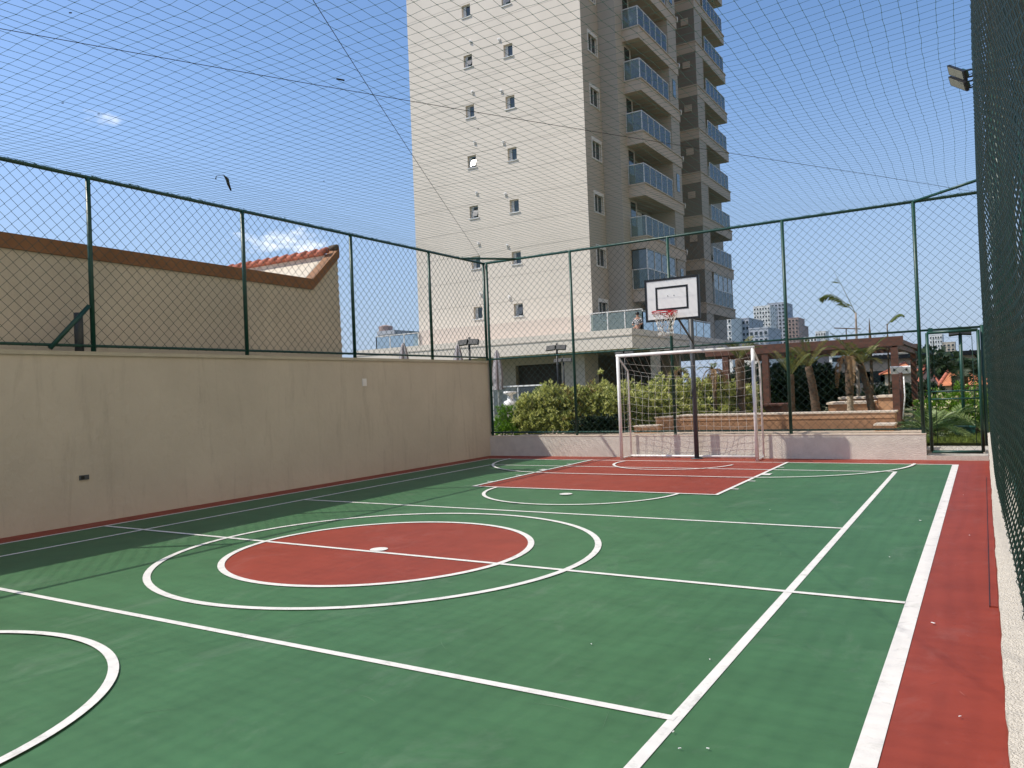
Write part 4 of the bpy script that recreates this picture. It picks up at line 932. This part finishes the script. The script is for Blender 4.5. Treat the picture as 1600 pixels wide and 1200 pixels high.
# closed parasols
for i, (px_, pyt, D_) in enumerate(((630, 536, 22), (715, 538, 24), (776, 547, 28.3))):
    Y = D_*.854; 
    for _ in range(3):
        q = aty(px_, pyt, Y); fw_ = q.x*CF.x+q.y*CF.y; Y *= D_/fw_
    q = aty(px_, pyt, Y); o = thing('closed_parasol', (q.x, q.y, GZ), ['furled grey striped parasol nearest, left of the far fence corner', 'furled grey striped parasol between lamp post and corner', 'furled grey striped parasol just right of the wall end'][i], 'parasol', 'closed parasols')
    zz = q.z; b = MB(); K = 16; prof = [(0.02, 0), (.05, -.06), (.1, -.3), (.15, -.7), (.17, -1.05), (.14, -1.25), (.16, -1.45)]
    n0 = 0; vs = []
    for r_, dz in prof:
        for j in range(K): a = 2*math.pi*j/K; rr_2 = r_*(1+.25*(j % 2)); b.v.append((q.x+rr_2*math.cos(a), q.y+rr_2*math.sin(a), zz+dz))
    for k in range(len(prof)-1):
        for j in range(K): j2 = (j+1) % K; b.f.append((k*K+j, k*K+j2, (k+1)*K+j2, (k+1)*K+j)); b.m.append((j//2) % 2)
    b.build('canopy', [mat('parasol_grey', (.22, .19, .2), rough=.9), mat('parasol_light', (.6, .56, .56), rough=.9)], o)
    b = MB(); b.tube([(q.x, q.y, GZ), (q.x, q.y, zz-.02)], .025, 8); b.build('pole', m_frame, o, True)
    b = MB(); b.lathe((q.x, q.y, GZ), [(.28, 0), (.28, .06), (.05, .1)], 14); b.build('base', m_concrete, o, True)
# garden lamp posts
def lamp(px_, pyt, D_, lab, w=.75, hh=.16, m_=None, zg=GZ):
    Y = D_*.854
    for _ in range(4):
        q = aty(px_, pyt, Y); Y *= D_/(q.x*CF.x+q.y*CF.y)
    q = aty(px_, pyt, Y); o = thing('lamp_post', (q.x, q.y, zg), lab, 'lamp post', 'twin floodlight posts in the garden')
    b = MB(); b.tube([(q.x, q.y, zg), (q.x, q.y, q.z+hh)], .035, 8); b.build('pole', m_ or m_black, o, True)
    for s in (-1, 1):
        b = MB(); b.obox((q.x+s*w*.27, q.y-.05, q.z), (w*.23, 0, s*-.01), (0, .04, -.015), (0, .03, hh*.5)); b.build('floodlight_head', m_black, o)
        b = MB(); b.obox((q.x+s*w*.27, q.y-.01, q.z-.03), (w*.12, 0, 0), (0, .06, 0), (0, 0, .03)); b.build('bracket', m_black, o)
    return o
lamp(733, 535, 24, 'black twin floodlight post above the left wall near the far corner')
lamp(870, 543.5, 27, 'black twin floodlight post behind the shrubs left of the goal')
lamp(976, 550, 32, 'black twin floodlight post just above the left end of the crossbar', .8)
lamp(880, 563, 36, 'smaller black twin floodlight post in front of the dark opening', .9)
lamp(1500, 519, 16.5, 'dark green floodlight post seen through the gate', .42, .12, m_post)
q = aty(1407, 578, 19); o = thing('lamp_post', (q.x, 19, GZ), 'post with pale lit twin panels beside the pergola post', 'lamp post')
b = MB(); b.obox((q.x, 19, q.z), (.2, 0, 0), (0, .02, .01), (0, -.02, .075)); b.build('panel', m_white, o)
b = MB(); 
for s in (-1, 1): b.box(q.x+s*.12-.02, q.x+s*.12+.02, 18.95, 18.975, q.z-.02, q.z+.03)
b.build('lens', m_black, o); b = MB(); b.tube([(q.x, 19, GZ), (q.x, 19, q.z-.06)], .04, 8); b.build('pole', m_wood, o, True)
b = MB(); A = aty(1412, 588, 18); b.tube([A, aty(1414, 620, 18), aty(1411, 655, 18)], .014, 6); one('bamboo_stake', b, m_white, (A.x, 18, GZ), 'thin pale leaning stake beside the pergola post', 'stake', smooth=True)
q = aty(1508, 673, 17.6); b = MB(); b.box(q.x-.17, q.x+.17, 17.5, 17.8, GZ, q.z+.07); b.box(q.x-.19, q.x+.19, 17.48, 17.82, q.z+.07, q.z+.09)
one('utility_box', b, m_post, (q.x, 17.6, GZ), 'green utility box at the foot of the lamp post behind the gate', 'utility box')
# antenna and thin masts
Y = 30; A, B_ = aty(1303, 512.5, Y), aty(1345, 514, Y); C_ = aty(1322, 513, Y)
o = thing('tv_antenna', (C_.x, Y, -3), 'thin television antenna above the pergola', 'antenna')
b = MB(); b.tube([A, B_], .02, 5); b.build('boom', m_trunk, o); b = MB(); b.tube([(C_.x, Y, -3), C_], .02, 5); b.build('mast', m_bark, o)
q = aty(1358, 497, 27); b = MB(); b.tube([(q.x, 27, GZ), (q.x, 27, q.z-.6), (q.x, 27, q.z)], [.05, .045, .006], 6); one('bare_trunk', b, m_bark, (q.x, 27, GZ), 'bare pointed thin trunk between the two tall palms', 'tree trunk')
# white pedestal and glass guard by the left
q = aty(798, 640, 20); o = thing('pedestal', (q.x, 20, GZ), 'white flared pedestal behind the corner bush', 'pedestal')
b = MB(); b.lathe((q.x, 20, GZ), [(.11, 0), (.11, .75), (.22, .8), (.2, .95), (.1, 1.0), (.07, 1.15), (.2, 1.2), (.2, 1.26)], 14); b.build('column', m_white, o, True)
Y = 24; A, B_ = aty(770, 606, Y), aty(850, 606, Y); o = thing('glass_guard', ((A.x+B_.x)/2, Y, GZ), 'low glass guard with white cap behind the corner bush', 'guard rail')
b = MB(); b.box(A.x, B_.x, Y-.03, Y+.03, A.z-.0, A.z+.05); b.build('cap_rail', m_white, o); b = MB(); b.box(A.x, B_.x, Y-.01, Y+.01, GZ, A.z-.02); b.build('glass', glass('clear_glass', (.88, .92, .9), .06), o)
for x in (A.x, (A.x+B_.x)/2, B_.x): b = MB(); b.box(x-.015, x+.015, Y-.015, Y+.015, GZ, A.z-.0); b.build('post', m_white, o)

# ------------------------------------------------------------------ unseen block added on the right to bounce warm light
o = thing('apartment_block', (20, 8, -3), 'unseen tall cream block added right of the court to bounce warm light', 'apartment block')
b = MB(); b.box(12, 28, -28, 44, -3, 46); b.build('walls', mat('cream_bounce_facade', (.62, .53, .41), rough=.9, var=.03, vscale=.5), o)
me = None
for k in range(14):
    for j in range(7):
        yy = -24+j*10.6; zz = 1.2+k*3.1
        if me is None: b = MB(); b.box(-.08, .02, -1.0, 1.0, -.65, .65); b.box(-.14, .0, -1.1, 1.1, -.75, -.65, 1); wo = b.build('window', [m_glassd, m_frame]); me = wo.data
        else: wo = bpy.data.objects.new('window', me); COL.objects.link(wo)
        wo.parent = o; wo.location = Vector((12, yy, zz))-o.location
# ------------------------------------------------------------------ city behind
m_far = [mat('far_white', (.72, .71, .68), rough=.9, var=.05, vscale=.3), mat('far_grey', (.42, .44, .48), rough=.9, var=.08, vscale=.3), mat('far_brown', (.36, .27, .24), rough=.9, var=.08, vscale=.3), mat('far_beige', (.5, .44, .36), rough=.9, var=.08, vscale=.3)]
win_me = {}
def block(x0, x1, Y, dep, z1, m_, lab, cols=0, rows=0, cat='apartment block', wz=.42, group='distant city buildings', extra=None, sidecols=0, name='apartment_block'):
    o = thing(name, ((x0+x1)/2, Y+dep/2, -3), lab, cat, group)
    b = MB(); b.box(x0, x1, Y, Y+dep, -3, z1); b.build('walls', m_, o)
    b = MB(); b.box(x0-.15, x1+.15, Y-.15, Y+dep+.15, z1, z1+.5); b.build('parapet', m_, o)
    if cols:
        fh = 3.0; w = (x1-x0)/cols; key = (round(w, 2),)
        me = None; n = 0
        for r_ in range(rows):
            for c_2 in range(cols+sidecols):
                if n >= 96: break
                n += 1; zc = z1-1.9-r_*fh
                if c_2 < cols: loc = (x0+w*(c_2+.5), Y, zc); rz = 0
                else: loc = (x1, Y+dep*(c_2-cols+.5)/max(1, sidecols), zc); rz = math.pi/2
                if me is None:
                    b = MB(); b.box(-w*.27, w*.27, -.12, .02, -.7, .7); b.box(-w*.33, w*.33, -.35, .0, -.95, -.72, 1); wo = b.build('window', [m_glassd, m_]); wo.parent = o; me = wo.data
                else: wo = bpy.data.objects.new('window', me); COL.objects.link(wo); wo.parent = o
                wo.location = Vector(loc)-o.location; wo.rotation_euler.z = rz
    return o
def blk(pa, pb, pyt, Y, dep, m_, lab, **k):
    A, B_ = aty(pa, pyt, Y), aty(pb, pyt, Y); return block(A.x, B_.x, Y, dep, A.z, m_, lab, **k)
o = blk(1177, 1203, 480, 600, 22, m_far[0], 'tall white apartment block with rows of dark windows seen left of the fourth fence post', cols=6, rows=9, sidecols=3)
o = blk(1199, 1226, 475, 640, 30, m_far[1], 'tall grey white apartment block touching the fourth fence post', cols=5, rows=13, sidecols=2)
blk(1231, 1247, 498, 640, 26, m_far[2], 'narrow brown apartment block right of the fourth fence post', cols=3, rows=9, sidecols=2)
blk(1126, 1142, 497, 380, 20, m_far[0], 'white building at the foot of the tower balconies', cols=3, rows=7)
blk(1142, 1170, 500, 400, 30, m_far[1], 'blue grey mid rise building left of the white tower block', cols=5, rows=6, sidecols=2)
blk(1170, 1200, 515, 330, 24, m_far[1], 'lower grey building with pink roof edge in front of the tower blocks', cols=4, rows=2)
blk(1247, 1256, 510, 700, 20, m_far[2], 'slim far brown block beside the brown apartment block', cols=2, rows=4)
blk(1452, 1472, 524, 620, 26, m_far[0], 'white apartment block seen through the top of the gate', cols=5, rows=8, sidecols=3)
blk(1472, 1492, 536, 620, 22, m_far[3], 'low beige far building right of the white block in the gate', cols=3, rows=3)
rc_ = random.Random(21)
for i, (pa, pb, pt_, Y) in enumerate(((1256, 1276, 528, 560), (1274, 1290, 519, 640), (1290, 1312, 538, 520), (1310, 1340, 545, 480), (1340, 1366, 540, 560), (1364, 1392, 546, 180), (1392, 1420, 552, 300), (1418, 1452, 556, 330), (1205, 1240, 560, 90), (1150, 1185, 556, 80), (1246, 1270, 556, 120), (1268, 1300, 560, 140))):
    blk(pa, pb, pt_, Y, 14, m_far[(0, 0, 3, 1, 0, 1, 3, 0, 1, 0, 2, 0)[i]], ['far pale low block right of the slim brown block', 'far white block with a stub on its roof', 'far beige block behind the pergola roof', 'far grey block behind the tall palm', 'far white block behind the bare trunk', 'blue grey glass building under the pergola roof', 'far beige block at the pergola corner', 'far white block just left of the gate', 'grey house under the pergola beam', 'white house seen through the goal right side', 'brown house beyond the palm crown', 'white house left of the patterned palm'][i], cols=4, rows=3)
o = blk(592, 616, 524, 75, 7, m_far[1], 'pale grey building behind the glass railing left of the tower', cols=3, rows=2)
o = blk(612, 640, 526, 78, 8, mat('far_teal', (.09, .14, .15), rough=.3), 'building with dark teal glazed front left of the tower', cols=2, rows=2)
blk(640, 662, 530, 80, 7, m_far[3], 'pale cream building touching the tower edge', cols=2, rows=2)
q = aty(603, 519, 76); b = MB(); b.lathe((q.x, 76, q.z-.6), [(.9, 0), (.9, 1.3), (.3, 1.5)], 12); one('water_tank', b, m_far[2], (q.x, 76, q.z-.6), 'dark water tank on the roof of the grey building', 'water tank')
# long low market building and roofs behind the garden
Y = 52; A, B_ = aty(1310, 560, Y), aty(1560, 560, Y)
o = thing('warehouse', ((A.x+B_.x)/2, Y, -3), 'long low beige building with dark roof edge beyond the pergola', 'warehouse')
b = MB(); b.box(A.x, B_.x, Y, Y+14, -3, A.z-.2); b.build('walls', m_far[3], o)
b = MB(); b.box(A.x-.3, B_.x+.3, Y-.4, Y+14.3, A.z-.2, A.z+.05); b.build('roof', m_black, o)
for i in range(10): xx = A.x+(B_.x-A.x)*(i+.5)/10; b = MB(); b.box(xx-.6, xx+.6, Y-.02, Y+.02, A.z-1.6, A.z-.9); b.build('window', m_glassd, o)
def hip(px0, px1, pyb, apx, apy, Y, dep, lab, mroof, apy2=None):
    A, B_, T = aty(px0, pyb, Y), aty(px1, pyb, Y), aty(apx, apy, Y+dep*.3); o = thing('house', ((A.x+B_.x)/2, Y, -3), lab, 'house', 'houses beyond the garden')
    b = MB(); b.box(A.x+.2, B_.x-.2, Y+.2, Y+dep-.2, -3, A.z); b.build('walls', m_far[3], o)
    b = MB(); t0 = Vector((T.x, Y+dep*.35, T.z)); t1 = Vector((max(T.x, B_.x-dep*.4), Y+dep*.6, T.z-.1)) ; z = A.z
    c = [Vector((A.x, Y, z)), Vector((B_.x, Y, z)), Vector((B_.x, Y+dep, z)), Vector((A.x, Y+dep, z))]
    b.quad(c[0], c[1], t1, t0); b.poly([c[1], c[2], t1]); b.quad(c[2], c[3], t0, t1); b.poly([c[3], c[0], t0]); b.quad(*[v+Vector((0, 0, -.02)) for v in c])
    ro = b.build('roof', mroof, o)
    b = MB(); b.tube([t0, t1], .08, 8); b.tube([c[0], t0], .07, 8); b.tube([c[1], t1], .07, 8); b.build('ridge_tiles', m_tile, ro, True)
    b = MB(); b.box((A.x+B_.x)/2-.5, (A.x+B_.x)/2+.5, Y+.17, Y+.2, A.z-1.8, A.z-.8); b.build('window', m_glassd, o)
m_or = mat('orange_tile', (.50, .19, .09), rough=.85, var=.2, vscale=3, bump=.3, bscale=9, stretch=(1, 1, 1))
hip(1466, 1560, 603, 1486, 573, 33, 6, 'house with orange clay tile hipped roof behind the gate', m_or)
hip(1375, 1440, 585, 1412, 567, 44, 8, 'house with red orange roof between the pergola posts', m_or)
hip(1432, 1470, 606, 1445, 571, 34, 6, 'house with dark pyramid roof left of the orange roof', mat('dark_tile', (.07, .05, .05), rough=.85, var=.3, vscale=3))
# far trees
def ctree(px_, pyt, Y, rad, lab, seed, mats=LEAFD):
    q = aty(px_, pyt, Y); r = random.Random(seed); o = thing('tree', (q.x, Y, -3), lab, 'tree', 'trees in the city beyond the garden')
    b = MB(); b.tube([(q.x, Y, -3), (q.x+.1, Y, q.z-rad)], [.25, .12], 7)
    for k in range(5): a = k*1.3; b.tube([(q.x, Y, q.z-rad*1.6), (q.x+math.cos(a)*rad*.6, Y+math.sin(a)*rad*.6, q.z-rad*.6)], [.08, .03], 5)
    b.build('trunk', m_bark, o, True); b = MB()
    for i in range(900):
        d = rdir(r); k = r.random()**.45; c0 = Vector((q.x, Y, q.z-rad*.7))+Vector((d.x*rad*1.3, d.y*rad*1.1, d.z*rad*.7))*k*(1+.2*math.sin(6*d.x+seed))
        for j in range(3): leaf(b, c0, rdir(r), rdir(r), .35, .13, r.choice(range(len(mats))))
    b.build('crown', mats, o)
mt = [mat('tree_leaf', (.05, .09, .03), rough=.6), mat('tree_leaf2', (.08, .13, .04), rough=.6)]
for i, (px_, pyt, Y, rad) in enumerate(((1456, 546, 60, 2.2), (1476, 549, 62, 2.2), (1515, 548, 40, 2.0), (1540, 552, 42, 2), (1240, 560, 48, 1.8), (1180, 575, 45, 2.2))):
    ctree(px_, pyt, Y, rad, ['green tree left in the gate opening below the white block', 'green tree right of it in the gate opening', 'dark tree behind the gate lamp head', 'dark tree at the right gate post', 'tree behind the fourth fence post', 'tree behind the right goalpost'][i], 700+i, mt if i < 2 else LEAFD)
# litter on the court
rl = random.Random(6)
for i, (px_, py_) in enumerate(((1438, 813), (1458, 973), (1052, 1143), (1062, 1169), (1106, 1169), (1109, 1030), (1505, 773), (924, 1006), (1203, 796), (1390, 870), (1500, 1119), (1560, 880), (1515, 836))):
    q = atz(px_, py_, .012); s = .006 if i not in (0, 1) else .012
    b = MB(); a = rl.uniform(0, 3); b.obox(q, (s*math.cos(a), s*math.sin(a), 0), (-s*.4*math.sin(a), s*.4*math.cos(a), 0), (0, 0, .0012))
    one('litter', b, m_white, (q.x, q.y, 0), 'small white chip of litter lying on the court', 'litter', 'white chips scattered on the court')

# render settings
S.cycles.max_bounces = 6; S.cycles.transparent_max_bounces = 12
